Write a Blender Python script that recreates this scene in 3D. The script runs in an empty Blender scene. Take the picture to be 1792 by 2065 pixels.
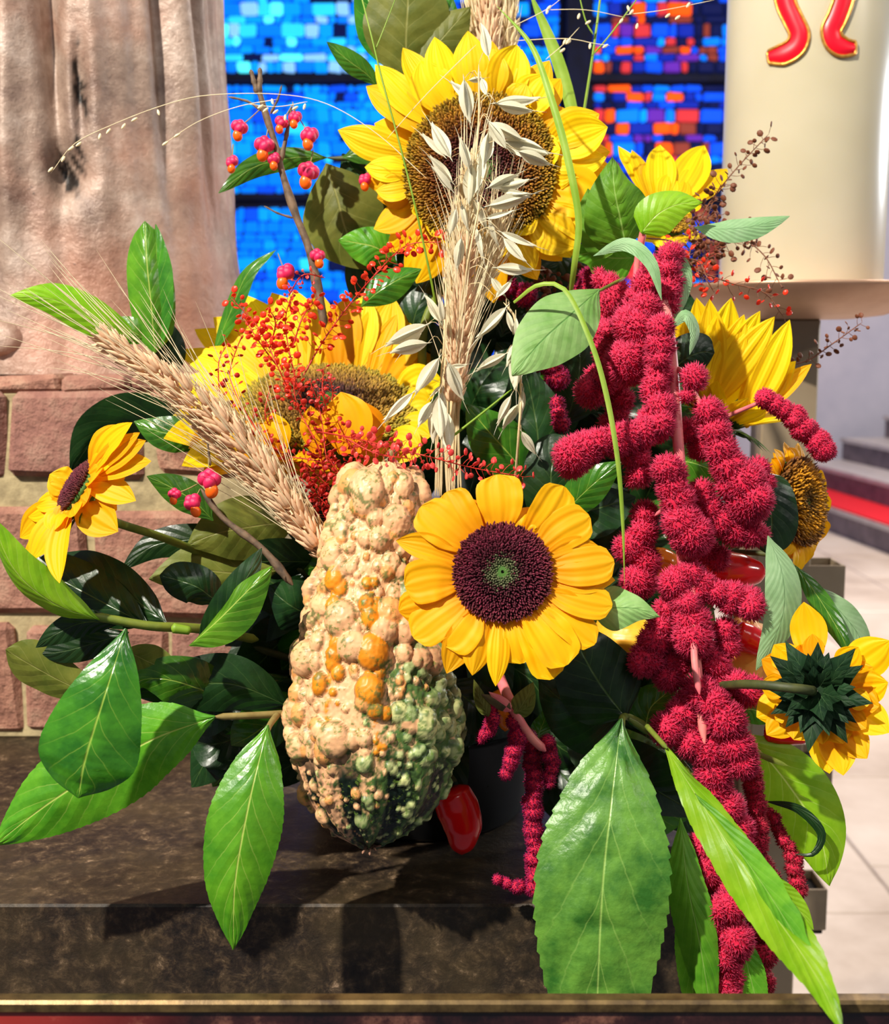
import bpy, math, random
import numpy as np
from mathutils import Vector, Matrix

# ------------------------------------------------------------------ camera, world, lights
W, H, F = 1792, 2065, 2500.0
PITCH = math.radians(8.0)
CAM = Vector((0.0, 0.0, 0.383))
FWD = Vector((0, math.cos(PITCH), -math.sin(PITCH)))
RGT = Vector((1, 0, 0))
UPV = Vector((0, math.sin(PITCH), math.cos(PITCH)))
scene = bpy.context.scene
COL = scene.collection

def P(x, y, d):
    """the point seen at photo pixel (x, y) at distance d along the view axis"""
    return CAM + FWD*d + RGT*((x-W/2)/F*d) - UPV*((y-H/2)/F*d)

def px(d):
    return d/F

cd = bpy.data.cameras.new('camera')
cam = bpy.data.objects.new('camera', cd)
COL.objects.link(cam)
cam.location = CAM
cam.rotation_euler = (math.pi/2-PITCH, 0, 0)
cd.sensor_fit = 'HORIZONTAL'
cd.sensor_width = 36
cd.lens = 36*F/W
cd.clip_start = 0.02
cd.clip_end = 60
cd.dof.use_dof = True
cd.dof.focus_distance = 0.79
cd.dof.aperture_fstop = 13
scene.camera = cam

wd = bpy.data.worlds.new('world')
scene.world = wd
wd.use_nodes = True
wd.node_tree.nodes['Background'].inputs[0].default_value = (0.80, 0.84, 1.0, 1)
wd.node_tree.nodes['Background'].inputs[1].default_value = 0.17

def lamp(name, kind, loc, target, power, color, size=0.1, angle=None):
    l = bpy.data.lights.new(name, kind)
    l.energy = power
    l.color = color
    if kind == 'AREA':
        l.shape = 'DISK'
        l.size = size
    else:
        l.shadow_soft_size = size
    if kind == 'SPOT':
        l.spot_size = math.radians(angle or 60)
        l.spot_blend = 0.4
    o = bpy.data.objects.new(name, l)
    COL.objects.link(o)
    o.location = loc
    o.rotation_euler = (Vector(target)-Vector(loc)).to_track_quat('-Z', 'Y').to_euler()
    return o

lamp('key_spotlight', 'SPOT', (-1.6, -0.95, 2.65), (0.0, 0.85, 0.25), 860, (1.0, 0.93, 0.82), 0.035, 60)
lamp('soft_fill', 'AREA', (0.9, -1.2, 2.6), (0.1, 0.9, 0.2), 16, (1.0, 0.95, 0.88), 1.0)  # added soft fill from above and behind the view, no known fixture
lamp('floor_fill', 'AREA', (2.8, 5.0, 3.6), (2.4, 6.0, -0.9), 340, (1.0, 0.88, 0.78), 1.6)  # added light to brighten the floor and back wall, source unseen
lamp('candle_fill_spot', 'SPOT', (3.2, -0.4, 1.9), (0.5, 1.4, 0.2), 90, (1.0, 0.95, 0.88), 0.06, 40)  # added spot that brightens the candle from the right, source unseen
lamp('candle_highlight_fill', 'AREA', (2.3, 2.3, 0.75), (0.45, 1.3, 0.45), 26, (0.92, 0.95, 1.0), 0.35)  # added area light for the highlight along the candle's right edge

vs = scene.view_settings
vs.view_transform = 'Standard'
vs.look = 'None'
vs.exposure = 0.12
vs.gamma = 1.0
vs.use_curve_mapping = False

rnd = random.Random(7)
nrs = np.random.RandomState(11)

# ------------------------------------------------------------------ materials
def srgb(r, g, b):
    f = lambda c: (c/255/12.92) if c/255 <= 0.04045 else ((c/255+0.055)/1.055)**2.4
    return (f(r), f(g), f(b), 1)

class NT:
    def __init__(s, name):
        s.m = bpy.data.materials.new(name)
        s.m.use_nodes = True
        s.t = s.m.node_tree
        s.b = s.t.nodes['Principled BSDF']
        s.out = s.t.nodes['Material Output']
    def n(s, typ, **kw):
        nd = s.t.nodes.new('ShaderNode'+typ)
        for k, v in kw.items():
            setattr(nd, k, v)
        return nd
    def l(s, a, b):
        s.t.links.new(a, b)
    def val(s, inp, v):
        if isinstance(v, (int, float, tuple)):
            inp.default_value = v
        else:
            s.l(v, inp)
    def math(s, op, a, b=0.0, c=0.0, clamp=False):
        nd = s.n('Math', operation=op, use_clamp=clamp)
        for i, v in enumerate((a, b, c)):
            s.val(nd.inputs[i], v)
        return nd.outputs[0]
    def mix(s, fac, a, b, blend='MIX'):
        nd = s.n('Mix', data_type='RGBA', blend_type=blend)
        s.val(nd.inputs[0], fac)
        s.val(nd.inputs[6], a)
        s.val(nd.inputs[7], b)
        return nd.outputs[2]
    def coord(s, which='Object'):
        return s.n('TexCoord').outputs[which]
    def noise(s, scale, detail=4, rough=0.6, vec=None, dist=0.0):
        nd = s.n('TexNoise')
        nd.inputs['Scale'].default_value = scale
        nd.inputs['Detail'].default_value = detail
        nd.inputs['Roughness'].default_value = rough
        nd.inputs['Distortion'].default_value = dist
        s.l(vec if vec is not None else s.coord(), nd.inputs['Vector'])
        return nd.outputs[0]
    def ramp(s, fac, stops):
        nd = s.n('ValToRGB')
        el = nd.color_ramp.elements
        while len(el) < len(stops):
            el.new(0.5)
        for e, (p, c) in zip(el, stops):
            e.position = p
            e.color = c if isinstance(c, tuple) else (c, c, c, 1)
        s.l(fac, nd.inputs[0])
        return nd.outputs[0]
    def bump(s, h, strength=0.3, dist=0.001):
        nd = s.n('Bump')
        nd.inputs['Strength'].default_value = strength
        nd.inputs['Distance'].default_value = dist
        s.l(h, nd.inputs['Height'])
        s.l(nd.outputs[0], s.b.inputs['Normal'])
        return nd
    def set(s, **kw):
        names = dict(color='Base Color', rough='Roughness', metal='Metallic', spec='Specular IOR Level', coat='Coat Weight',
                     emis='Emission Color', emis_s='Emission Strength', sss='Subsurface Weight', sheen='Sheen Weight')
        for k, v in kw.items():
            s.val(s.b.inputs[names[k]], v)
    def translucent(s, color, amount, normal=None):
        tr = s.n('BsdfTranslucent')
        s.val(tr.inputs[0], color)
        mx = s.n('MixShader')
        mx.inputs[0].default_value = amount
        s.l(s.b.outputs[0], mx.inputs[1])
        s.l(tr.outputs[0], mx.inputs[2])
        s.l(mx.outputs[0], s.out.inputs[0])

def plain(name, col, rough=0.5, col2=None, scale=40, bump=0.0, metal=0.0, spec=0.5, trans=0.0, stops=None, bdist=0.001, detail=5):
    k = NT(name)
    c = col
    if col2:
        n = k.noise(scale, detail)
        c = k.ramp(n, stops or [(0.35, col), (0.65, col2)])
        if bump:
            k.bump(n, bump, bdist)
    k.set(color=c, rough=rough, metal=metal, spec=spec)
    if trans:
        k.translucent(c, trans)
    return k.m

def attr_mat(name, rough=0.6, bump=0.0, bscale=300, spec=0.3, trans=0.0):
    k = NT(name)
    a = k.n('Attribute', attribute_name='tint').outputs['Color']
    if bump:
        k.bump(k.noise(bscale, 3), bump, 0.0006)
    k.set(color=a, rough=rough, spec=spec)
    if trans:
        k.translucent(a, trans)
    return k.m

def leaf_mat(name, col, col2, vein, rough=0.35, spec=0.5, nv=7.0, slant=0.55, trans=0.25, back=None, midw=0.018, veinw=0.05, rugged=0.5):
    """leaf seen by its own UV: midrib, slanting side veins, blotches"""
    k = NT(name)
    uv = k.coord('UV')
    sep = k.n('SeparateXYZ')
    k.l(uv, sep.inputs[0])
    u, v = sep.outputs[0], sep.outputs[1]
    au = k.math('ABSOLUTE', k.math('SUBTRACT', u, 0.5))
    mid = k.math('SUBTRACT', 1.0, k.math('DIVIDE', au, midw), clamp=True)
    nz = k.noise(6, 3, 0.5, uv)
    bend = k.math('POWER', au, 0.8)
    ph = k.math('FRACT', k.math('MULTIPLY', k.math('SUBTRACT', k.math('ADD', v, k.math('MULTIPLY', nz, 0.03)), k.math('MULTIPLY', bend, slant)), nv))
    dist = k.math('ABSOLUTE', k.math('SUBTRACT', ph, 0.5))
    sv = k.math('SUBTRACT', 1.0, k.math('DIVIDE', dist, veinw), clamp=True)
    sv = k.math('MULTIPLY', sv, k.math('SUBTRACT', 1.0, k.math('MULTIPLY', au, 1.9), clamp=True))
    veins = k.math('MAXIMUM', mid, k.math('MULTIPLY', sv, 0.5))
    big = k.noise(45, 4, 0.6)
    base = k.mix(k.ramp(big, [(0.35, 0.0), (0.65, 1.0)]), col, col2)
    rv = k.n('ObjectInfo').outputs['Random']
    hsv = k.n('HueSaturation')
    k.val(hsv.inputs['Value'], k.math('ADD', 0.78, k.math('MULTIPLY', rv, 0.45)))
    k.val(hsv.inputs['Hue'], k.math('ADD', 0.492, k.math('MULTIPLY', rv, 0.016)))
    k.val(hsv.inputs['Color'], base)
    base = hsv.outputs[0]
    c = k.mix(veins, base, vein)
    if back:
        gm = k.n('NewGeometry')
        c = k.mix(gm.outputs['Backfacing'], c, back)
    hgt = k.math('ADD', k.math('MULTIPLY', dist, 1.2), k.math('MULTIPLY', k.noise(160, 3, 0.6), rugged))
    hgt = k.math('SUBTRACT', hgt, k.math('MULTIPLY', mid, 0.6))
    k.bump(hgt, 0.45, 0.0011)
    k.set(color=c, rough=rough, spec=spec)
    if trans:
        k.translucent(c, trans)
    return k.m

def petal_mat(name, col, root, trans=0.3, lines=9.0):
    k = NT(name)
    uv = k.coord('UV')
    sep = k.n('SeparateXYZ')
    k.l(uv, sep.inputs[0])
    u, v = sep.outputs[0], sep.outputs[1]
    wv = k.math('SINE', k.math('MULTIPLY', k.math('ADD', u, k.math('MULTIPLY', k.noise(3, 2, 0.5, uv), 0.05)), lines*6.283))
    ln = k.math('MULTIPLY', k.math('ADD', wv, 1.0), 0.5)
    c = k.mix(k.ramp(v, [(0.0, 1.0), (0.45, 0.0)]), col, root)
    c = k.mix(k.math('MULTIPLY', k.math('POWER', ln, 4.0), 0.16), c, root)
    hsv = k.n('HueSaturation')
    rv = k.n('ObjectInfo').outputs['Random']
    k.val(hsv.inputs['Hue'], k.math('ADD', 0.491, k.math('MULTIPLY', rv, 0.016)))
    k.val(hsv.inputs['Value'], k.math('ADD', 0.86, k.math('MULTIPLY', rv, 0.2)))
    k.val(hsv.inputs['Color'], c)
    k.bump(k.math('MULTIPLY', ln, 1.0), 0.3, 0.0006)
    k.set(color=hsv.outputs[0], rough=0.55, spec=0.25)
    k.translucent(hsv.outputs[0], trans)
    return k.m

MT = {}
MT['laurel'] = leaf_mat('laurel_leaf_green', srgb(42, 96, 26), srgb(72, 132, 32), srgb(165, 195, 80), 0.24, 0.6, nv=7, slant=0.5)
MT['laurel_bright'] = leaf_mat('laurel_leaf_bright', srgb(66, 128, 26), srgb(100, 160, 36), srgb(195, 212, 105), 0.27, 0.55, nv=8, slant=0.5)
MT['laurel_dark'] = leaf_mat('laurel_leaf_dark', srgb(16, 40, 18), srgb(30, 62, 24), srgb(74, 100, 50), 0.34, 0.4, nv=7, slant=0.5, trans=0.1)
MT['olive'] = leaf_mat('leaf_underside_olive', srgb(92, 104, 36), srgb(122, 126, 50), srgb(150, 150, 80), 0.5, 0.3, nv=6, slant=0.5, trans=0.3)
MT['pale'] = leaf_mat('amaranth_leaf_pale', srgb(118, 172, 84), srgb(162, 204, 128), srgb(80, 138, 58), 0.5, 0.3, nv=9, slant=0.6, trans=0.35)
MT['green'] = leaf_mat('amaranth_leaf_green', srgb(80, 145, 30), srgb(115, 175, 45), srgb(160, 200, 100), 0.5, 0.3, nv=8, slant=0.55, trans=0.35)
MT['lime'] = leaf_mat('leaf_lime', srgb(120, 180, 20), srgb(150, 200, 40), srgb(190, 215, 110), 0.4, 0.4, nv=8, slant=0.5, trans=0.35)
MT['glaucous'] = leaf_mat('leaf_blue_green', srgb(118, 160, 106), srgb(150, 186, 138), srgb(96, 134, 86), 0.55, 0.3, nv=12, slant=0.5, trans=0.3)
MT['sunleaf'] = leaf_mat('sunflower_leaf', srgb(50, 98, 34), srgb(104, 150, 56), srgb(160, 196, 100), 0.38, 0.5, nv=5.5, slant=0.65, trans=0.2, midw=0.012, veinw=0.04, rugged=1.4)
MT['grass'] = plain('grass_blade_green', srgb(128, 168, 34), 0.5, srgb(160, 190, 70), 30, trans=0.3)
MT['dry_leaf'] = plain('dried_leaf_brown', srgb(60, 50, 26), 0.6, srgb(100, 84, 45), 60)
MT['petal_yellow'] = petal_mat('petal_lemon_yellow', srgb(252, 214, 12), srgb(250, 196, 6))
MT['petal_gold'] = petal_mat('petal_golden_yellow', srgb(254, 190, 4), srgb(252, 165, 2), lines=6)
MT['petal_amber'] = petal_mat('petal_amber', srgb(252, 170, 4), srgb(240, 140, 4), lines=6)
MT['florets'] = attr_mat('disc_floret_tint', 0.7)
MT['sepal'] = leaf_mat('sepal_green', srgb(40, 74, 30), srgb(74, 110, 44), srgb(110, 140, 80), 0.6, 0.2, nv=4, trans=0.1)
MT['sepal_dark'] = leaf_mat('sepal_dark_green', srgb(18, 40, 24), srgb(32, 62, 32), srgb(80, 110, 70), 0.6, 0.2, nv=4, trans=0.05)
MT['stem'] = plain('stem_green', srgb(120, 130, 40), 0.6, srgb(90, 110, 35), 80, 0.3)
MT['stem_dark'] = plain('stem_dark_green', srgb(52, 60, 28), 0.6, srgb(76, 80, 36), 80, 0.3)
MT['stem_tan'] = plain('stem_tan', srgb(130, 112, 62), 0.6, srgb(150, 135, 80), 80, 0.3)
MT['twig'] = plain('twig_bark', srgb(72, 58, 46), 0.7, srgb(122, 98, 74), 120, 0.5)
MT['stem_pink'] = plain('amaranth_stem_pink', srgb(222, 98, 112), 0.5, srgb(230, 140, 130), 60, 0.2)
MT['fuzz'] = attr_mat('amaranth_fuzz', 0.6, trans=0.35)
MT['core'] = plain('amaranth_core', srgb(176, 4, 50), 0.8, srgb(214, 14, 66), 200, 0.5)
MT['straw'] = plain('straw_gold', srgb(228, 200, 148), 0.5, srgb(246, 226, 180), 90, 0.2, trans=0.25)
MT['grain'] = plain('grain_husk_pinkish', srgb(240, 190, 146), 0.5, srgb(250, 226, 184), 150, 0.3, trans=0.2, stops=[(0.38, srgb(238, 178, 134)), (0.6, srgb(252, 230, 190))])
MT['awn'] = plain('awn_pale', srgb(250, 236, 196), 0.5, trans=0.2)
MT['oat'] = plain('oat_husk', srgb(218, 218, 186), 0.45, srgb(246, 238, 216), 110, 0.3, trans=0.3)
MT['pod_red'] = plain('seed_pod_red', srgb(240, 44, 20), 0.35, srgb(255, 84, 50), 200, trans=0.3)
MT['pod_crimson'] = plain('seed_pod_crimson', srgb(165, 20, 18), 0.5, srgb(215, 45, 28), 200, trans=0.2)
MT['pod_rose'] = plain('seed_pod_rose', srgb(228, 50, 54), 0.35, srgb(250, 100, 92), 200, trans=0.3)
MT['pod_brown'] = plain('seed_pod_brown', srgb(100, 50, 34), 0.6, srgb(140, 82, 50), 200, trans=0.15)
MT['stem_red'] = plain('spray_stem_red', srgb(190, 40, 24), 0.5)
MT['stem_brown'] = plain('spray_stem_brown', srgb(120, 70, 44), 0.6)
MT['capsule'] = plain('spindle_capsule_pink', srgb(214, 18, 84), 0.4, srgb(232, 50, 100), 200, 0.2)
MT['aril'] = plain('spindle_seed_orange', srgb(250, 102, 10), 0.35)

# ------------------------------------------------------------------ mesh and object helpers
def mesh_data(name, verts, faces, mats, uv=None, tint=None, smooth=True, midx=None):
    me = bpy.data.meshes.new(name)
    v = np.asarray(verts, dtype=np.float32)
    if isinstance(faces, np.ndarray):
        nf, k = faces.shape
        me.vertices.add(len(v))
        me.vertices.foreach_set('co', v.ravel())
        me.loops.add(nf*k)
        me.loops.foreach_set('vertex_index', faces.astype(np.int32).ravel())
        me.polygons.add(nf)
        me.polygons.foreach_set('loop_start', np.arange(0, nf*k, k, dtype=np.int32))
        me.update(calc_edges=True)
    else:
        me.from_pydata([tuple(p) for p in v], [], faces)
        me.update()
    if smooth:
        me.polygons.foreach_set('use_smooth', np.ones(len(me.polygons), dtype=bool))
    if midx is not None:
        me.polygons.foreach_set('material_index', np.asarray(midx, dtype=np.int32))
    if uv is not None:
        lay = me.uv_layers.new(name='UVMap')
        li = np.zeros(len(me.loops), dtype=np.int32)
        me.loops.foreach_get('vertex_index', li)
        lay.data.foreach_set('uv', np.asarray(uv, dtype=np.float32)[li].ravel())
    if tint is not None:
        at = me.color_attributes.new('tint', 'FLOAT_COLOR', 'POINT')
        c = np.ones((len(v), 4), dtype=np.float32)
        c[:, :3] = tint
        at.data.foreach_set('color', c.ravel())
    for m in (mats if isinstance(mats, (list, tuple)) else [mats]):
        me.materials.append(m)
    return me

def thing(name, label, cat, loc, group=None, kind=None):
    o = bpy.data.objects.new(name, None)
    o.empty_display_size = 0.02
    COL.objects.link(o)
    o.location = loc
    o['label'] = label
    o['category'] = cat
    if group: o['group'] = group
    if kind: o['kind'] = kind
    return o

def wloc(o):
    v = Vector(o.location)
    while o.parent:
        o = o.parent
        v += Vector(o.location)
    return v

def part(name, root, verts, faces, mats, kind=None, label=None, **kw):
    """a mesh given in world coordinates, stored as a child of root (roots and parents are never rotated here)"""
    off = np.array(wloc(root)) if root else np.zeros(3)
    me = mesh_data(name, np.asarray(verts)-off, faces, mats, **kw)
    o = bpy.data.objects.new(name, me)
    COL.objects.link(o)
    o.parent = root
    if kind: o['kind'] = kind
    if label: o['label'] = label
    return o

def place(name, root, me, mat4):
    """another object that shares mesh me, at world matrix mat4, child of root"""
    o = bpy.data.objects.new(name, me)
    COL.objects.link(o)
    o.parent = root
    o.matrix_basis = Matrix.Translation(-wloc(root)) @ mat4
    return o

def aim(pos, direction, scale, roll=0.0, hint=None):
    z = Vector(direction).normalized()
    h = Vector(hint) if hint is not None else -FWD
    x = h.cross(z)
    if x.length < 1e-4:
        x = Vector((1, 0, 0)).cross(z)
    x.normalize()
    y = z.cross(x)
    m = Matrix((x, y, z)).transposed().to_4x4()
    s = scale if isinstance(scale, (tuple, list)) else (scale,)*3
    return Matrix.Translation(pos) @ m @ Matrix.Rotation(roll, 4, 'Z') @ Matrix.Diagonal((s[0], s[1], s[2], 1))

def spline(pts, n):
    """Catmull-Rom through pts (k, dim), n samples"""
    p = np.asarray(pts, dtype=float)
    if len(p) == 2:
        t = np.linspace(0, 1, n)[:, None]
        return p[0]*(1-t)+p[1]*t
    q = np.vstack([2*p[0]-p[1], p, 2*p[-1]-p[-2]])
    seg = np.r_[0, np.cumsum(np.linalg.norm(np.diff(p, axis=0), axis=1))]
    s = np.linspace(0, seg[-1], n)
    i = np.clip(np.searchsorted(seg, s, side='right')-1, 0, len(p)-2)
    t = ((s-seg[i])/np.maximum(seg[i+1]-seg[i], 1e-9))[:, None]
    a, b, c, d = q[i], q[i+1], q[i+2], q[i+3]
    return 0.5*((2*b)+(-a+c)*t+(2*a-5*b+4*c-d)*t*t+(-a+3*b-3*c+d)*t**3)

def PP(pts, d=None):
    """pixel points -> world points; a point is (x, y) with common d or (x, y, d)"""
    return np.array([tuple(P(q[0], q[1], q[2] if len(q) > 2 else d)) for q in pts])

PROFILE = {
    'leaf': ([0, .04, .18, .42, .68, .88, 1], [.03, .16, .66, 1, .84, .4, .015]),
    'round': ([0, .04, .15, .4, .7, .9, 1], [.05, .3, .8, 1, .95, .62, .03]),
    'obovate': ([0, .05, .25, .55, .78, .93, 1], [.03, .12, .55, .93, 1, .62, .05]),
    'ovate': ([0, .04, .12, .3, .6, .85, 1], [.05, .3, .78, 1, .78, .34, .01]),
    'petal': ([0, .15, .36, .56, .74, .87, .95, 1], [.42, .62, .92, 1, .82, .5, .22, .01]),
    'roundpetal': ([0, .15, .38, .62, .84, .95, 1], [.45, .66, .92, 1, .93, .62, .12]),
    'sepal': ([0, .1, .3, .6, 1], [.8, 1, .9, .5, .01]),
    'grass': ([0, .1, .5, .8, 1], [.5, .8, 1, .7, .03]),
}

def profile(shape, t):
    a, b = PROFILE[shape]
    s = spline(np.column_stack([a, b]), 200)
    return np.maximum(np.interp(t, s[:, 0], s[:, 1]), 0.0)

def blade_geo(pts, width, hint=None, shape='leaf', roll=0.0, roll_end=None, fold=0.15, cup=0.0, serr=0.0, nserr=20,
              wave=0.0, nwave=3, ridge=0.0, nu=22, nv=9, pillow=0.0, npil=7):
    c = spline(pts, nu)
    t = np.linspace(0, 1, nu)
    T = np.gradient(c, axis=0)
    T /= np.linalg.norm(T, axis=1)[:, None]+1e-12
    hn = np.array(hint if hint is not None else -FWD, dtype=float)
    S = np.cross(T, hn)
    S /= np.linalg.norm(S, axis=1)[:, None]+1e-9
    N = np.cross(S, T)
    r = np.linspace(roll, roll if roll_end is None else roll_end, nu)[:, None]
    S2 = S*np.cos(r)+N*np.sin(r)
    N2 = N*np.cos(r)-S*np.sin(r)
    w = profile(shape, t)*width/2
    if serr:
        w = w*(1+serr*(((t*nserr) % 1.0)-0.5)*(t > 0.08)*(t < 0.97))
    s = np.linspace(-1, 1, nv)
    ph = rnd.random()*6.28
    h = (-fold*np.abs(s)[None, :]*w[:, None]-cup*(s**2)[None, :]*w[:, None]
         + wave*width*np.sin(nwave*6.283*t+ph)[:, None]*(s**2*np.sign(s))[None, :]
         + wave*0.6*width*np.sin(nwave*7.5*t+ph*2)[:, None]*(s**2)[None, :]
         + ridge*width*np.cos(s*math.pi*2.5)[None, :]*np.minimum(1, w/(w.max()+1e-9))[:, None])
    if pillow:
        h = h+pillow*width*np.abs(np.sin(math.pi*npil*(t[:, None]-0.28*np.abs(s)[None, :])))*(1-np.abs(s))[None, :]*np.minimum(1, np.abs(s)*6)[None, :]
    v = c[:, None, :]+S2[:, None, :]*(s[None, :, None]*w[:, None, None])+N2[:, None, :]*h[:, :, None]
    uv = np.stack(np.broadcast_arrays(s[None, :]*0.5+0.5, t[:, None]), axis=-1).reshape(-1, 2)
    i = np.arange(nu-1)[:, None]*nv+np.arange(nv-1)[None, :]
    f = np.stack([i, i+1, i+nv+1, i+nv], axis=-1).reshape(-1, 4)
    return v.reshape(-1, 3), f, uv

def blade(name, root, pts, width, mat, label=None, **kw):
    v, f, uv = blade_geo(pts, width, **kw)
    return part(name, root, v, f, mat, uv=uv, label=label)

def tube_geo(pts, radii, seg=8, n=None, knob=0.0):
    p = np.asarray(pts, float)
    r = np.asarray(radii if hasattr(radii, '__len__') else [radii]*len(p), float)
    if len(r) != len(p):
        r = np.interp(np.linspace(0, 1, len(p)), np.linspace(0, 1, len(r)), r)
    n = n or max(4, len(p)*5)
    q = spline(np.column_stack([p, r]), n)
    c, r = q[:, :3], np.maximum(q[:, 3], 1e-5)
    if knob:
        r = r*(1+knob*np.abs(np.sin(np.linspace(0, 9, n)))**8)
    T = np.gradient(c, axis=0)
    T /= np.linalg.norm(T, axis=1)[:, None]+1e-12
    ref = np.array([0.31, 0.9, 0.21])
    A = np.cross(T, ref)
    A /= np.linalg.norm(A, axis=1)[:, None]+1e-9
    B = np.cross(T, A)
    th = np.arange(seg)/seg*2*math.pi
    v = c[:, None, :]+r[:, None, None]*(A[:, None, :]*np.cos(th)[None, :, None]+B[:, None, :]*np.sin(th)[None, :, None])
    i = np.arange(n-1)[:, None]*seg
    j = np.arange(seg)[None, :]
    f = np.stack([i+j, i+(j+1) % seg, i+seg+(j+1) % seg, i+seg+j], axis=-1).reshape(-1, 4)
    v = v.reshape(-1, 3)
    # close the ends with a vertex each (degenerate-free quads kept: tri fans as quads with repeated apex are avoided by pulling rings in)
    v[:seg] = c[0]+(v[:seg]-c[0])*0.25
    v[-seg:] = c[-1]+(v[-seg:]-c[-1])*0.25
    return v, f

def tube(name, root, pts, radii, mat, seg=8, n=None, knob=0.0, **kw):
    v, f = tube_geo(pts, radii, seg, n, knob)
    return part(name, root, v, f, mat, **kw)

def join_geo(gs):
    vs, fs, o = [], [], 0
    for v, f in gs:
        vs.append(v); fs.append(np.asarray(f)+o); o += len(v)
    return np.vstack(vs), np.vstack(fs)

def ball_geo(nu=8, nv=6, r=1.0):
    v, f = [], []
    for i in range(nv+1):
        a = math.pi*i/nv
        for j in range(nu):
            b = 2*math.pi*j/nu
            v.append((r*math.sin(a)*math.cos(b), r*math.sin(a)*math.sin(b), -r*math.cos(a)))
    for i in range(nv):
        for j in range(nu):
            f.append((i*nu+j, i*nu+(j+1) % nu, (i+1)*nu+(j+1) % nu, (i+1)*nu+j))
    return np.array(v), np.array(f)

def lathe_geo(prof, seg=64, c=(0, 0, 0)):
    v, f = [], []
    for r, z in prof:
        for j in range(seg):
            a = 2*math.pi*j/seg
            v.append((c[0]+r*math.cos(a), c[1]+r*math.sin(a), c[2]+z))
    for i in range(len(prof)-1):
        for j in range(seg):
            f.append((i*seg+j, i*seg+(j+1) % seg, (i+1)*seg+(j+1) % seg, (i+1)*seg+j))
    return np.array(v), np.array(f)

def box_geo(lo, hi, rot=0.0, pivot=None, bev=0.0, jit=0.0):
    """box with chamfered edges; lo, hi opposite corners"""
    lo, hi = np.array(lo, float), np.array(hi, float)
    c, h = (lo+hi)/2, (hi-lo)/2
    b = min(bev, h.min()*0.6)
    idx, v = {}, []
    for sx in (-1, 1):
        for sy in (-1, 1):
            for sz in (-1, 1):
                s = np.array((sx, sy, sz))
                j = (nrs.rand(3)-0.5)*jit
                for ax in range(3):
                    q = s*(h-b)
                    q[ax] = s[ax]*h[ax]
                    idx[(sx, sy, sz, ax)] = len(v)
                    v.append(q+j)
    f = []
    for ax in range(3):
        o = [a for a in range(3) if a != ax]
        for s in (-1, 1):
            ring = []
            for a, bb in ((-1, -1), (1, -1), (1, 1), (-1, 1)):
                k = [0, 0, 0]; k[ax] = s; k[o[0]] = a; k[o[1]] = bb
                ring.append(idx[(*k, ax)])
            flip = (s > 0) == (ax == 1)
            f.append(tuple(reversed(ring)) if flip else tuple(ring))
        for a in (-1, 1):
            for bb in (-1, 1):
                k0 = [0, 0, 0]; k1 = [0, 0, 0]
                k0[ax], k1[ax] = -1, 1
                for k in (k0, k1):
                    k[o[0]] = a; k[o[1]] = bb
                f.append((idx[(*k0, o[0])], idx[(*k1, o[0])], idx[(*k1, o[1])], idx[(*k0, o[1])]))
    for sx in (-1, 1):
        for sy in (-1, 1):
            for sz in (-1, 1):
                f.append(tuple(idx[(sx, sy, sz, a)] for a in range(3)))
    v = np.array(v)
    if rot:
        cr, sr = math.cos(rot), math.sin(rot)
        v = v @ np.array([[cr, sr, 0], [-sr, cr, 0], [0, 0, 1]])
    return v+c, f

def fix_normals(o):
    import bmesh
    bm = bmesh.new()
    bm.from_mesh(o.data)
    bmesh.ops.recalc_face_normals(bm, faces=bm.faces)
    bm.to_mesh(o.data)
    bm.free()

def box(name, root, lo, hi, mat, bev=0.001, rot=0.0, jit=0.0, **kw):
    v, f = box_geo(lo, hi, rot, None, bev, jit)
    o = part(name, root, v, f, mat, smooth=False, **kw)
    fix_normals(o)
    return o

def structure(o):
    o['kind'] = 'structure'
    return o

# ------------------------------------------------------------------ the setting
k = NT('travertine_floor_tile')
n1 = k.noise(1.6, 6, 0.62)
k.set(color=k.ramp(n1, [(0.3, srgb(168, 150, 134)), (0.5, srgb(204, 188, 174)), (0.7, srgb(222, 210, 198))]), rough=0.35)
MT['tile'] = k.m
MT['joint'] = plain('tile_joint', srgb(150, 136, 126), 0.8, srgb(170, 156, 146), 20)
k = NT('mottled_dark_stone')
n1 = k.noise(75, 9, 0.75, dist=0.3)
n2 = k.noise(9, 5, 0.6)
c = k.ramp(n1, [(0.38, srgb(14, 10, 10)), (0.5, srgb(44, 34, 26)), (0.6, srgb(82, 66, 48)), (0.7, srgb(165, 138, 112))])
c = k.mix(k.ramp(n2, [(0.4, 0.0), (0.7, 0.6)]), c, srgb(80, 66, 40))
k.bump(n1, 0.6, 0.002)
k.set(color=c, rough=0.45, spec=0.5)
MT['stone'] = k.m
k = NT('red_brown_stone_with_reflection')
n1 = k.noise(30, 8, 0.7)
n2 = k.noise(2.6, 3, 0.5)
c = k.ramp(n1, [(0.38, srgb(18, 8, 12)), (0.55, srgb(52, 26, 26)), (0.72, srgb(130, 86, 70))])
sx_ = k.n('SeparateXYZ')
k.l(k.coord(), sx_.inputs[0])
red_reflection = k.math('SUBTRACT', k.math('MULTIPLY', n2, 0.25), k.math('ADD', sx_.outputs[0], 0.24))  # red reflection painted into the stone colour, growing towards the left
c = k.mix(k.ramp(red_reflection, [(0.02, 0.0), (0.16, 0.9)]), c, srgb(200, 60, 50))
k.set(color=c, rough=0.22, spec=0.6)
MT['stone_red_reflect'] = k.m
MT['brass'] = plain('brass_edge', srgb(120, 98, 60), 0.4, srgb(60, 46, 30), 60, 0.3, metal=0.6)
k = NT('clay_brick')
n1 = k.noise(26, 7, 0.7)
n2 = k.noise(120, 4, 0.6)
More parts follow.
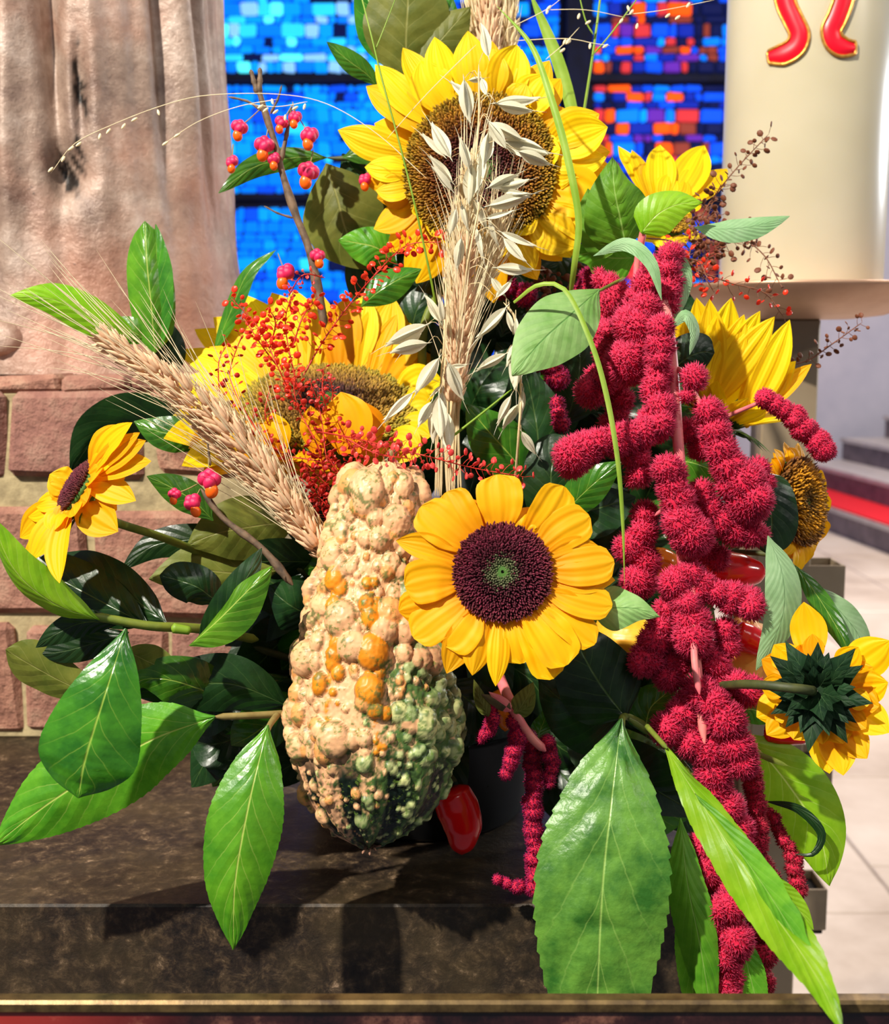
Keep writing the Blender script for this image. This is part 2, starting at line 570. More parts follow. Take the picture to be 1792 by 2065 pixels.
rv = k.n('ObjectInfo').outputs['Random']
c = k.ramp(n1, [(0.3, srgb(122, 84, 70)), (0.5, srgb(172, 124, 102)), (0.72, srgb(204, 168, 140))])
c = k.mix(k.math('MULTIPLY', rv, 0.5), c, srgb(120, 82, 86))
k.bump(k.math('ADD', n1, k.math('MULTIPLY', n2, 0.6)), 1.0, 0.006)
k.set(color=c, rough=0.85, spec=0.2)
MT['brick'] = k.m
MT['mortar'] = plain('lime_mortar', srgb(150, 134, 100), 0.95, srgb(190, 172, 130), 60, 0.8, bdist=0.003)
MT['wall'] = plain('lilac_grey_plaster', srgb(176, 178, 198), 0.9, srgb(190, 190, 208), 3)
MT['dark_stone_step'] = plain('grey_stone_step', srgb(96, 84, 92), 0.6, srgb(130, 116, 122), 9)
MT['tread'] = plain('pale_stone_tread', srgb(184, 176, 176), 0.5, srgb(205, 196, 194), 6)
MT['carpet'] = plain('red_carpet', srgb(215, 10, 30), 0.95, srgb(235, 24, 44), 80)

FLOOR = -0.9
# floor slab under the tiles, then the tiles themselves
o = structure(box('floor', None, (-2.5, 0.9, FLOOR-0.1), (4.6, 10.1, FLOOR-0.004), MT['joint'], bev=0.001))
tw = 0.62
for i in range(8):
    for j in range(14):
        x0 = -0.2+i*tw
        y0 = 1.4+j*tw+(0.0 if i % 2 else tw*0.4)
        if y0+tw > 10.0:
            continue
        box('floor_tile', o, (x0+0.004, y0+0.004, FLOOR-0.02), (x0+tw-0.004, y0+tw-0.004, FLOOR+0.002*nrs.rand()), MT['tile'], bev=0.003)

# far wall in pieces around the window opening
YW = 10.0
def at_wall(x, y, Y=YW):
    """the point of plane Y seen at pixel (x, y)"""
    r = FWD+RGT*((x-W/2)/F)-UPV*((y-H/2)/F)
    return CAM+r*((Y-CAM.y)/r.y)
wl, wr = at_wall(330, 300).x, at_wall(1497, 300).x
wb, wt = at_wall(800, 760).z, at_wall(800, -160).z
wall = structure(box('wall_back', None, (wr, YW, FLOOR), (6.5, YW+0.3, 5.5), MT['wall'], bev=0.0))
box('panel', wall, (-5.5, YW, FLOOR), (wl, YW+0.3, 5.5), MT['wall'], bev=0.0)
box('panel', wall, (wl, YW, FLOOR), (wr, YW+0.3, wb), MT['wall'], bev=0.0)
box('panel', wall, (wl, YW, wt), (wr, YW+0.3, 5.5), MT['wall'], bev=0.0)

# stained glass: lit blocks set in dark concrete
MT['concrete'] = plain('dark_concrete_matrix', srgb(8, 14, 40), 0.9, srgb(16, 26, 66), 5)
def glass_mat(name, c, s):
    k = NT(name)
    k.set(color=c, rough=0.6, spec=0.1, emis=c, emis_s=s)
    return k.m
GL = {
    'cyan': glass_mat('glass_cyan', srgb(40, 190, 255), 1.15), 'aqua': glass_mat('glass_aqua', srgb(84, 240, 255), 1.2),
    'sky': glass_mat('glass_sky_blue', srgb(6, 140, 250), 1.1), 'azure': glass_mat('glass_azure', srgb(4, 116, 245), 1.0),
    'pale': glass_mat('glass_pale_blue', srgb(130, 190, 250), 0.95), 'royal': glass_mat('glass_royal_blue', srgb(10, 76, 235), 0.9),
    'deep': glass_mat('glass_deep_blue', srgb(16, 40, 165), 0.7), 'violet': glass_mat('glass_violet', srgb(96, 40, 170), 0.7),
    'orange': glass_mat('glass_orange', srgb(245, 84, 16), 1.0), 'red': glass_mat('glass_red', srgb(200, 52, 60), 0.8),
    'brown': glass_mat('glass_rust', srgb(140, 60, 50), 0.6), 'dark': glass_mat('glass_night_blue', srgb(14, 24, 80), 0.5),
}
win = structure(box('window_1', None, (wl, YW+0.06, wb), (wr, YW+0.16, wt), MT['concrete'], bev=0.0))
row_edges = []
y = -150
while y < 750:
    h = rnd.choice([15, 18, 20, 24, 28])
    row_edges.append((y, min(y+h, 750)))
    y += h
cellgeo = {}
stuff_geo = {}
count = 0
cells = []
for (y0, y1) in row_edges:
    if any(y0 < b < y1 or abs((y0+y1)/2-b) < 8 for b in (158, 396, 640, -90)):
        continue
    x = 345
    while x < 1490:
        w_ = rnd.choice([16, 22, 28, 36, 48])
        if x < 1128 < x+w_: w_ = 1128-x
        if 1120 < x+w_/2 < 1196:
            x = 1196
            continue
        w_ = min(w_, 1490-x)
        cx, cy = x+w_/2, (y0+y1)/2
        g = rnd.random()
        if cx < 770:
            up = cy < 150
            if rnd.random() < (0.02 if cx < 620 else 0.10): kind = 'dark'
            elif up: kind = rnd.choice(['sky', 'cyan', 'sky', 'azure', 'cyan', 'pale', 'aqua' if cx < 600 else 'pale', 'azure'])
            else: kind = rnd.choice(['sky', 'azure', 'sky', 'azure', 'sky', 'azure', 'cyan' if g < .4 else 'royal'])
        elif cx < 1128:
            kind = rnd.choice(['royal', 'azure', 'deep', 'royal', 'dark', 'sky'])
        elif cx < 1400:
            kind = rnd.choice(['royal', 'royal', 'deep', 'azure', 'sky', 'orange', 'orange', 'red', 'red', 'violet', 'brown', 'deep', 'dark', 'dark'])
        else:
            kind = rnd.choice(['deep', 'dark', 'dark', 'brown', 'azure', 'brown', 'dark', 'royal'])
        cells.append((x+1.5, y0+1.2, x+w_-1.5, y1-1.2, kind))
        x += w_
vis = lambda c: ((c[0] < 770 and 430 < c[2] and c[1] < 640) or (c[2] > 1000 and c[1] < 520)) and c[3] > 0
cells.sort(key=lambda c: (not vis(c), -(c[2]-c[0])*(c[3]-c[1])))
for (x0, y0, x1, y1, kind) in cells:
    a, b = at_wall(x0, y1, YW+0.06), at_wall(x1, y0, YW+0.06)
    v, f = box_geo((a.x, YW+0.035, a.z), (b.x, YW+0.075, b.z), bev=0.018, jit=0.012)
    if count < 300:
        o = part('glass_block', win, v, f, GL[kind], smooth=False)
        count += 1
    else:
        stuff_geo.setdefault(kind, []).append((v, f))
sv, sf, sm, off = [], [], [], 0
for mi, (kind, gs) in enumerate(sorted(stuff_geo.items())):
    for v, f in gs:
        sv.append(v)
        for q in f:
            sf.append(tuple(i+off for i in q)); sm.append(mi)
        off += len(v)
part('glass_blocks', win, np.vstack(sv), sf, [GL[kd] for kd in sorted(stuff_geo)], smooth=False, midx=sm, kind='stuff')
for yb in (158, 396, 640):
    a, b = at_wall(340, yb+6), at_wall(1495, yb-6)
    box('bar', win, (a.x, YW-0.01, a.z), (b.x, YW+0.09, b.z), MT['concrete'], bev=0.005)
a, b = at_wall(1132, 750), at_wall(1190, -150)
box('mullion', win, (a.x, YW-0.06, a.z), (b.x, YW+0.1, b.z), MT['concrete'], bev=0.01)

# steps on the right: edges run towards the point (646, 681) of the photo
ud = Vector((-0.1, 1, 0)).normalized()
perp = Vector((ud.y, -ud.x, 0))
def step_geo(s0, s1, z0, z1, l0=-9.0, l1=1.2, base=Vector((2.55, 8.4, 0))):
    v = []
    for z in (z0, z1):
        for s, l in ((s0, l0), (s1, l0), (s1, l1), (s0, l1)):
            q = base+perp*s+ud*l
            v.append((q.x, q.y, z))
    f = [(3, 2, 1, 0), (4, 5, 6, 7), (0, 1, 5, 4), (1, 2, 6, 5), (2, 3, 7, 6), (3, 0, 4, 7)]
    return v, f
stairs = thing('altar_steps', 'broad stone steps with a red carpet rising at the right behind the candle stand', 'steps', tuple(Vector((2.55, 8.4, FLOOR))), kind='structure')
rs, tdp = 0.17, 0.34
for i in range(4):
    v, f = step_geo(i*tdp, 4*tdp+0.5, FLOOR+i*rs, FLOOR+(i+1)*rs-0.03, l0=-5.0)
    part('riser', stairs, v, f, MT['dark_stone_step'], smooth=False)
    v, f = step_geo(i*tdp-0.02, 4*tdp+0.5, FLOOR+(i+1)*rs-0.03, FLOOR+(i+1)*rs, l0=-5.0)
    part('tread', stairs, v, f, MT['tread'], smooth=False)
v, f = step_geo(-0.01, tdp, FLOOR+rs, FLOOR+rs+0.012, l0=-5.0)
part('carpet_runner', stairs, v, f, MT['carpet'], smooth=False, label='bright red carpet on the lowest step')

# the stone ledge the flowers stand on
EDGE = 0.80
xl_end = at_wall(1108, 1900, EDGE).x
ledge = box('stone_ledge', None, (-0.75, EDGE, -0.4), (xl_end, 1.16, 0.0), MT['stone'], bev=0.0016)
ledge['kind'] = 'structure'
ledge['label'] = 'mottled dark brown stone ledge under the flowers with a straight front edge'
base2 = box('wall_recess', None, (xl_end+0.001, 0.93, -0.9), (at_wall(1440, 1800, 0.93).x, 1.16, -0.015), MT['stone'], bev=0.003)
base2['kind'] = 'structure'
Yf = 0.585
zt = at_wall(900, 2016, Yf).z
front = box('polished_slab', None, (-0.5, Yf, zt-0.22), (0.6, Yf+0.006, zt-0.006), MT['stone_red_reflect'], bev=0.001)
front['kind'] = 'structure'
box('edge_strip', front, (-0.5, Yf-0.002, zt-0.007), (0.6, Yf+0.0075, zt), MT['brass'], bev=0.0015)

# brick plinth behind, left
PY = 1.15
plinth = thing('brick_plinth', 'old reddish brick plinth under the carved statue at the left', 'plinth', (-0.25, PY, 0), kind='structure')
zt_b = at_wall(100, 785, PY).z
px0, px1 = at_wall(-260, 900, PY).x, at_wall(560, 900, PY).x
box('mortar_core', plinth, (px0, PY+0.006, 0.0), (px1, PY+0.42, zt_b-0.003), MT['mortar'], bev=0.002)
rows = [(790, 966), (1024, 1240), (1262, 1484)]
for ri, (ya, yb) in enumerate(rows):
    za, zb = at_wall(100, yb, PY).z, at_wall(100, ya, PY).z
    joints = [[-260, 14, 300, 560], [-260, -120, 170, 430, 560], [-260, 20, 330, 560]][ri]
    for xa, xb in zip(joints, joints[1:]):
        a, b = at_wall(xa+7, 900, PY).x, at_wall(xb-7, 900, PY).x
        box('brick', plinth, (a, PY-0.004*nrs.rand(), za+0.001), (b, PY+0.09, zb-0.001), MT['brick'], bev=0.006, jit=0.009)
for x0_, x1_ in ((-250, -30), (-24, 120), (126, 262), (268, 420), (426, 560)):
    a, b = at_wall(x0_, 900, PY).x, at_wall(x1_, 900, PY).x
    box('capping_brick', plinth, (a, PY+0.004, zt_b-0.003), (b, PY+0.40, zt_b+0.012), MT['brick'], bev=0.004, jit=0.004)

# robed statue
k = NT('patinated_terracotta')
n1 = k.noise(14, 8, 0.7)
n2 = k.noise(5, 4, 0.6)
n3 = k.noise(60, 6, 0.75)
c = k.ramp(n1, [(0.3, srgb(104, 80, 70)), (0.5, srgb(160, 136, 120)), (0.68, srgb(204, 184, 170))])
c = k.mix(k.ramp(n2, [(0.45, 0.0), (0.62, 0.6)]), c, srgb(178, 118, 92))
c = k.mix(k.ramp(n3, [(0.66, 0.0), (0.72, 0.9)]), c, srgb(34, 26, 30))
a_ = k.n('Attribute', attribute_name='tint').outputs['Color']
c = k.mix(1.0, c, a_, 'MULTIPLY')
k.bump(k.math('ADD', n1, k.math('MULTIPLY', n3, 0.5)), 0.6, 0.006)
k.set(color=c, rough=0.38, spec=0.55, metal=0.12)
MT['statue'] = k.m
SY = 1.36
st = thing('robed_statue', 'weathered terracotta coloured statue robe with deep vertical folds on the brick plinth', 'statue', tuple(Vector((at_wall(150, 780, SY).x, SY, zt_b+0.012))))
nth, nz = 420, 150
th = np.linspace(0, 2*math.pi, nth, endpoint=False)
zz = np.linspace(zt_b+0.012, zt_b+0.66, nz)
cx_ = at_wall(150, 400, SY).x
hh = (zz-zz[0])/(zz[-1]-zz[0])
R0 = 0.157+0.030*np.exp(-hh*3.2)
TH, HH = np.meshgrid(th, hh)
front_ang = TH-1.5*math.pi
front_ang = (front_ang+math.pi) % (2*math.pi)-math.pi
xs_ = np.sin(front_ang)
folds = np.zeros_like(TH)
for (pos, wd_, dep) in ((-0.75, 0.10, 0.016), (-0.42, 0.07, 0.020), (-0.13, 0.08, 0.020), (-0.28, 0.05, -0.026), (0.12, 0.07, -0.034), (0.36, 0.16, 0.012), (0.70, 0.05, -0.012), (0.82, 0.05, 0.012), (0.92, 0.02, -0.008), (-0.58, 0.05, -0.02), (-0.92, 0.05, -0.014)):
    amp = dep*np.clip((HH-0.18+0.1*(pos < 0))/0.3, 0.15, 1)
    folds += amp*np.exp(-((xs_-pos-0.04*np.sin(HH*4+pos*9))/wd_)**2)*(np.cos(front_ang) > -0.2)
folds += 0.0028*np.sin(TH*37+HH*5)*HH
folds += 0.004*np.sin(HH*21+TH*3)*np.exp(-HH*3)
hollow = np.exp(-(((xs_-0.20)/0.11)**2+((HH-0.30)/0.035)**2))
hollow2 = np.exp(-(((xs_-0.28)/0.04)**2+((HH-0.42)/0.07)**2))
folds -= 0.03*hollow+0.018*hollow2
RR = R0[:, None]+folds
X = cx_+RR*np.cos(TH)
Y = SY+RR*np.sin(TH)*0.8
Z = np.repeat(zz[:, None], nth, 1)
v = np.stack([X, Y, Z], -1).reshape(-1, 3)
i = np.arange(nz-1)[:, None]*nth
j = np.arange(nth)[None, :]
f = np.stack([i+j, i+(j+1) % nth, i+nth+(j+1) % nth, i+nth+j], -1).reshape(-1, 4)
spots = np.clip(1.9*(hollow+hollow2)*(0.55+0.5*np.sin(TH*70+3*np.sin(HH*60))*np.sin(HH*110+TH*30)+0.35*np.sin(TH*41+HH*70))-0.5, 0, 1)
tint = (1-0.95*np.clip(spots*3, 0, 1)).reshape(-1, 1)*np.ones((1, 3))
part('robe', st, v, f, MT['statue'], tint=tint)
b_, bf = ball_geo(24, 16, 1.0)
foot = b_*np.array([0.036, 0.05, 0.028])
foot[:, 2] += 0.012*np.sin(b_[:, 1]*6)
c0 = at_wall(20, 705, 1.24)
foot = foot+np.array([c0.x, 1.25, zt_b+0.034])
part('robe_hem', st, foot, bf, MT['statue'], tint=np.ones((len(foot), 3)))

# candle, dish and stand
CD = 1.30
cc = P(1607, 572, CD)
CY = cc.y+0.08
cxw = at_wall(1612, 572, CY).x
Rc = 157*CY/F
zc = at_wall(1600, 571, CY-Rc).z
k = NT('ivory_wax')
k.set(color=k.ramp(k.noise(6, 3, 0.5), [(0.3, srgb(200, 190, 160)), (0.7, srgb(216, 206, 180))]), rough=0.3, spec=0.5, sss=0.3)
k.b.inputs['Subsurface Radius'].default_value = (0.03, 0.02, 0.01)
MT['wax'] = k.m
candle = thing('paschal_candle', 'thick ivory altar candle with a red and gold omega standing on a metal dish', 'candle', (cxw, CY, zc))
v, f = lathe_geo([(0.001, 0), (Rc*0.98, 0), (Rc, 0.004), (Rc, 0.62), (Rc*0.97, 0.625), (0.001, 0.62)], 96, (cxw, CY, zc))
part('wax_pillar', candle, v, f, MT['wax'])
MT['enamel'] = plain('red_wax', srgb(235, 8, 40), 0.35)
MT['gold'] = plain('gold_wax', srgb(236, 180, 84), 0.3, srgb(200, 140, 60), 150, 0.5, metal=0.7)
def on_candle(x, y, off=0.0):
    r = FWD+RGT*((x-W/2)/F)-UPV*((y-H/2)/F)
    R = Rc+off
    a = r.x**2+r.y**2
    b = 2*(r.x*(CAM.x-cxw)+r.y*(CAM.y-CY))
    c_ = (CAM.x-cxw)**2+(CAM.y-CY)**2-R*R
    D = max(b*b-4*a*c_, 0.0)
    return CAM+r*((-b-math.sqrt(D))/(2*a))
om = [(1548, 115), (1580, 109), (1604, 93), (1611, 68), (1598, 38), (1584, 6), (1578, -40), (1590, -85), (1618, -112), (1644, -118), (1670, -112), (1698, -85), (1708, -40), (1700, 0), (1688, 34), (1676, 61), (1682, 84), (1700, 95), (1724, 97)]
oc = spline(om, 110)
tg = np.gradient(oc, axis=0)
tg /= np.linalg.norm(tg, axis=1)[:, None]
nm = np.column_stack([-tg[:, 1], tg[:, 0]])
end = np.minimum(np.arange(110), np.arange(110)[::-1])
hw = 18*np.minimum(1, (end+2)/7.0)**0.5
v, f = [], []
for a in range(110):
    for s, off in ((-1, .001), (-.5, .0035), (0, .004), (.5, .0035), (1, .001)):
        q = oc[a]+nm[a]*s*hw[a]
        v.append(tuple(on_candle(q[0], q[1], off)))
for a in range(109):
    for b in range(4):
        f.append((a*5+b, a*5+b+1, a*5+b+6, a*5+b+5))
part('omega', candle, v, np.array(f), MT['enamel'])
outline = [oc[a]-nm[a]*(hw[a]+1.5) for a in range(110)]+[oc[a]+nm[a]*(hw[a]+1.5) for a in range(109, -1, -1)]
outline.append(outline[0])
tube('omega_outline', candle, np.array([tuple(on_candle(q[0], q[1], .002)) for q in outline]), 0.0017, MT['gold'], 7, 400)

MT['bronze'] = plain('brushed_bronze', srgb(190, 150, 122), 0.42, srgb(206, 168, 140), 12, metal=0.6)
MT['bronze_post'] = plain('champagne_metal', srgb(150, 132, 106), 0.5, srgb(166, 148, 122), 9, metal=0.35)
MT['hollow'] = plain('tube_inside_dark', srgb(20, 16, 16), 0.9)
Rp = 0.150
standt = thing('candle_stand', 'champagne coloured metal stand with a shallow round dish and short square tubes', 'stand', (cxw, CY, FLOOR))
v, f = lathe_geo([(0.001, -0.036), (0.055, -0.036), (0.09, -0.032), (0.125, -0.020), (Rp, -0.003), (Rp+0.002, 0.0), (Rp-0.002, 0.001), (0.12, -0.008), (Rc, -0.0005), (0.001, -0.0005)], 96, (cxw, CY, zc))
part('dish', standt, v, f, MT['bronze'])
pw = 55*CY/F
pxc = at_wall(1586, 700, CY).x
box('post', standt, (pxc-pw, CY-pw*0.7, FLOOR), (pxc+pw, CY+pw*0.9, zc-0.036), MT['bronze_post'], bev=0.002, rot=0.0)
box('post', standt, (pxc-pw*1.35, CY+pw, FLOOR), (pxc-pw*0.2, CY+pw*2, zc-0.24), MT['bronze_post'], bev=0.002)
for (xa, xb, ya, yb) in ((1610, 1698, 1140, 1230), (1585, 1673, 1528, 1588), (1572, 1662, 1792, 1874)):
    Yq = CY-pw*0.7
    A, B = at_wall(xa, yb, Yq), at_wall(xb, ya, Yq)
    w_ = B.x-A.x
    g = []
    tk = 0.003
    tubep = box('square_tube', standt, (A.x, Yq, A.z), (B.x, Yq+w_, B.z-0.004), MT['hollow'], bev=0.001)
    for lo, hi in (((A.x-tk, Yq-tk, A.z), (B.x+tk, Yq, B.z)), ((A.x-tk, Yq+w_, A.z), (B.x+tk, Yq+w_+tk, B.z)),
                   ((A.x-tk, Yq, A.z), (A.x, Yq+w_, B.z)), ((B.x, Yq, A.z), (B.x+tk, Yq+w_, B.z))):
        box('side', tubep, lo, hi, MT['bronze_post'], bev=0.0006)
    # recess the dark core so that the tube reads as open
    tubep.data.transform(Matrix.Translation((0, 0, -0.006)))

# ------------------------------------------------------------------ sunflowers
def frame_of(c, n):
    n = Vector(n).normalized()
    a = n.cross(Vector((0, 0, 1)))
    if a.length < .1: a = n.cross(Vector((1, 0, 0)))
    a.normalize()
    b = n.cross(a)*-1
    return a, b, n   # a: right, b: up (roughly)

def cam_dir(x, y, z):
    """direction with x to the right, y up in the picture, z towards the camera"""
    return (RGT*x+UPV*y-FWD*z).normalized()

def ray_plane(x, y, c, n):
    r = FWD+RGT*((x-W/2)/F)-UPV*((y-H/2)/F)
    t = (Vector(c)-CAM).dot(n)/r.dot(n)
    return CAM+r*t

def sunflower(label, x, y, d, n, rdisc, tips, mat, disc_cols, extra=0, extra_len=0, petal_w=60, ndisc=1300, dome=0.25,
              stem=None, bracts=12, bract_len=60, mat2=None, lift=0.0, back=False, hide_disc=False, seed=1, ridge=.025, smat='sepal', stem_mat='stem', bump_len=1.0, rnd_petals=False):
    global rnd
    rnd = random.Random(seed)
    c = P(x, y, d)
    u = px(d)
    n = Vector(n).normalized()
    a, b, _ = frame_of(c, n)
    facing = abs(n.dot(-FWD))
    R = rdisc*u
    root = thing('sunflower', label, 'flower', tuple(c), None)
    # receptacle
    v, f = lathe_geo([(0.001, -.55*R), (.35*R, -.52*R), (.8*R, -.3*R), (1.02*R, -.08*R), (1.0*R, .02*R), (.8*R, dome*.4*R), (.5*R, dome*.75*R), (.25*R, dome*.9*R), (.001, dome*.93*R)], 40)
    M3 = np.array([tuple(a), tuple(b), tuple(n)])
    def loc(p):
        return np.asarray(p) @ M3+np.array(c)
    part('receptacle', root, loc(v), f, MT['sepal_dark' if back else smat])
    if not hide_disc:
        # florets on a phyllotaxis spiral: one joined mass
        k = np.arange(ndisc)
        rr = np.sqrt((k+.5)/ndisc)
        ang = k*2.39996
        q = rr+nrs.randn(ndisc)*.006
        hgt = dome*R*np.cos(np.clip(rr, 0, 1)*1.35)*1.02
        hgt = hgt-.10*R*np.exp(-(rr/.16)**2)
        base = np.stack([q*R*np.cos(ang), q*R*np.sin(ang), hgt], -1)
        outn = np.stack([np.cos(ang)*rr*.8, np.sin(ang)*rr*.8, np.ones(ndisc)], -1)
        outn += nrs.randn(ndisc, 3)*.18
        outn /= np.linalg.norm(outn, axis=1)[:, None]
        fr = R*1.55/math.sqrt(ndisc)
        L = R*.085*bump_len*(1+.5*nrs.rand(ndisc))*np.interp(rr, [0, .3, .5, 1], [.5, .7, 1.2, 1.2])
        t1 = np.cross(outn, [0, 0, 1.0]) + np.array([1e-3, 0, 0])
        t1 /= np.linalg.norm(t1, axis=1)[:, None]
        t2 = np.cross(outn, t1)
        V, C = [], []
        cols = np.array([c_[1][:3] for c_ in disc_cols])
        pos = np.array([c_[0] for c_ in disc_cols])
        rc = np.clip(rr+nrs.randn(ndisc)*.05, 0, 1)
        cc_ = np.stack([np.interp(rc, pos, cols[:, i]) for i in range(3)], -1)
        cc_ *= (0.55+.9*nrs.rand(ndisc))[:, None]
        for lv, (hl, wr_) in enumerate(((-.3, .75), (.65, .55), (1.0, .12))):
            for s in range(4):
                an = s*math.pi/2
                V.append(base+outn*(L*hl)[:, None]+(t1*math.cos(an)+t2*math.sin(an))*fr*wr_)
                C.append(cc_*(.45, 1.0, 1.35)[lv])
        V = np.stack(V, 1).reshape(-1, 3)
        C = np.stack(C, 1).reshape(-1, 3)
        o = np.arange(ndisc)[:, None]*12
        fs = []
        for lv in range(2):
            for s in range(4):
                fs.append(np.concatenate([o+lv*4+s, o+lv*4+(s+1) % 4, o+lv*4+4+(s+1) % 4, o+lv*4+4+s], 1))
        fs.append(np.concatenate([o+8, o+9, o+10, o+11], 1))
        part('disc_florets', root, loc(V), np.vstack(fs), MT['florets'], tint=np.clip(C, 0, 1), kind='stuff', smooth=False)
    # petals to given tips
    for tp in tips:
        tx, ty = tp[0], tp[1]
        given = tp[6:8] if len(tp) > 7 else None
        w_ = tp[2] if len(tp) > 2 else petal_w
        dz = tp[3] if len(tp) > 3 else 0.0      # lift of the tip along the flower normal, in px
        m = tp[4] if len(tp) > 4 else mat
        bow = tp[5] if len(tp) > 5 else 8
        tip = ray_plane(tx, ty, c+n*dz*u, n)
        dcen = (tip-CAM).dot(FWD)-d
        lim = .62*math.hypot(tx-x, ty-y)*u
        if abs(dcen) > lim or facing < .3:
            dd_ = max(-lim, min(lim, dcen)) if facing >= .3 else -math.tanh(dz/90-.9)*60*u*.8
            tip = P(tx, ty, d+dd_)
        dirv = tip-c
        dirv -= n*dirv.dot(n)
        dn = dirv.normalized()
        bs = c+dn*R*.9-n*.03*R
        if (tip-c).length < R*1.05:                 # petal folded back over the disc
            bs = c+dn*R*1.02+n*.05*R
        if given:
            bs = P(given[0], given[1], d-1.0*R)
            tip = P(tx, ty, d-1.05*R)
        md = bs*.5+tip*.5+n*bow*u
        tan = n.cross(dn)
        md += tan*rnd.uniform(-.05, .05)*(tip-bs).length
        hint = n if facing > .7 or back else (n*facing-FWD*.8).normalized()
        blade('petal', root, [tuple(bs), tuple(md), tuple(tip)], w_*u*1.08, MT[m], hint=tuple(hint) if facing > .3 and not given else tuple(-FWD), shape='roundpetal' if (w_ > 62 and rnd_petals) else 'petal', roll=rnd.uniform(-.25, .25),
              fold=rnd.uniform(-.1, .15), cup=rnd.uniform(-.25, .1), ridge=ridge, wave=.012, nu=15, nv=11)
    # further petals of the lower layer
    for i in range(extra):
        an = (i+rnd.uniform(-.25, .25))/extra*2*math.pi
        dn = a*math.cos(an)+b*math.sin(an)
        L = extra_len*u*rnd.uniform(.82, 1.02)
        bs = c+dn*R*.9-n*.10*R
        tip = c+dn*L-n*(rnd.uniform(.1, .3)*R-lift*u)
        md = (bs+tip)/2+n*rnd.uniform(.02, .12)*R
        blade('petal', root, [tuple(bs), tuple(md), tuple(tip)], petal_w*u*rnd.uniform(.85, 1.1), MT[mat2 or mat], hint=tuple(n), shape='petal', roll=rnd.uniform(-.3, .3), ridge=ridge, nu=13, nv=9)
    for i in range(bracts):
        for ly in range(3 if back else 1):
            an = (i+.5*ly)/bracts*2*math.pi+rnd.uniform(-.15, .15)
            dn = a*math.cos(an)+b*math.sin(an)
            bs = c+dn*R*(.6-.22*ly)-n*.45*R
            L = bract_len*u*rnd.uniform(.8, 1.15)
            tip = bs+dn*L*(1-.22*ly)-n*rnd.uniform(.05, .45)*L*((1+.7*ly) if back else .2)
            md = (bs+tip)/2+(-n if back else n)*.1*L
            blade('sepal', root, [tuple(bs), tuple(md), tuple(tip)], L*(.72 if back else .55), MT['sepal_dark' if back else smat], hint=tuple(-n if back else n), shape='sepal', fold=.2, nu=8, nv=5)
    if stem:
        pts = [tuple(c-n*.5*R)]+[tuple(P(*q)) for q in stem]
        tube('stem', root, np.array(pts), [11*u, 9*u, 10*u], MT[stem_mat], 10, 30)
    return root

Y_, G_, A_ = 'petal_yellow', 'petal_gold', 'petal_amber'
# front flower, dark disc
sunflower('golden sunflower with a purple-brown disc facing forward beside the warty gourd', 1013, 1155, .735, cam_dir(-.05, .12, 1), 97, [
    (1002, 957, 88, 6), (1137, 981, 76, 4), (1189, 1042, 78, 2), (1238, 1132, 74, 6), (1205, 1100, 60, -6), (1234, 1222, 66, 0), (1200, 1298, 66, 0), (1141, 1342, 84, 6), (1112, 1370, 70, -4),
    (1052, 1338, 66, -6), (999, 1384, 44, 8), (952, 1362, 60, 2), (893, 1300, 96, 4), (900, 1358, 62, -8), (832, 1284, 80, -8, A_), (816, 1182, 84, 6), (804, 1232, 66, -10, A_), (798, 1090, 52, 8), (848, 1022, 84, 6), (900, 992, 78, -2),
    (1062, 1030, 60, -8), (1240, 1170, 60, -8), (1175, 1250, 60, -8)], G_,
    [(0, srgb(96, 104, 66)), (.28, srgb(84, 86, 60)), (.36, srgb(70, 22, 34)), (.75, srgb(104, 34, 52)), (1, srgb(96, 36, 40))], extra=16, extra_len=178, petal_w=62, ndisc=1500, dome=.3,
    stem=[(1040, 1200, .85), (1000, 1320, .95)], bracts=14, bract_len=70, mat2=A_, seed=3, rnd_petals=True)
# big upper flower
sunflower('largest yellow sunflower at the top centre behind the dry oat stalks', 968, 345, .93, cam_dir(-.12, -.05, 1), 152, [
    (943, 62, 70, 10), (876, 74, 66, 8), (848, 122, 80, 12), (812, 96, 56, -8), (756, 130, 60, 0), (738, 174, 68, 6), (681, 262, 64, 6), (735, 337, 52, 6), (757, 384, 56, 4),
    (838, 436, 44, 20), (870, 476, 52, 12), (906, 505, 46, 4), (995, 98, 76, 8), (1042, 90, 80, 6), (1052, 100, 60, 0), (1102, 150, 78, 4), (1060, 168, 60, 12), (1208, 230, 76, -4), (1225, 256, 82, 2), (1222, 318, 60, -8), (1214, 410, 96, -4, G_),
    (1228, 496, 56, 0), (1160, 500, 84, 6), (1155, 520, 60, -4), (1078, 545, 62, 4), (1010, 520, 56, 0), (965, 518, 50, -6), (1130, 300, 60, 16), (1070, 215, 56, 10), (920, 190, 54, 4), (1075, 470, 50, 22), (1160, 350, 60, 10)], Y_,
    [(0, srgb(52, 20, 32)), (.4, srgb(78, 34, 30)), (.6, srgb(120, 70, 26)), (.8, srgb(150, 105, 28)), (1, srgb(146, 118, 24))], extra=30, extra_len=262, petal_w=66, ndisc=2600, dome=.16, bump_len=.6,
    stem=[(930, 520, .98), (860, 640, .97), (850, 760, .98)], bracts=18, bract_len=120, mat2=G_, seed=5)
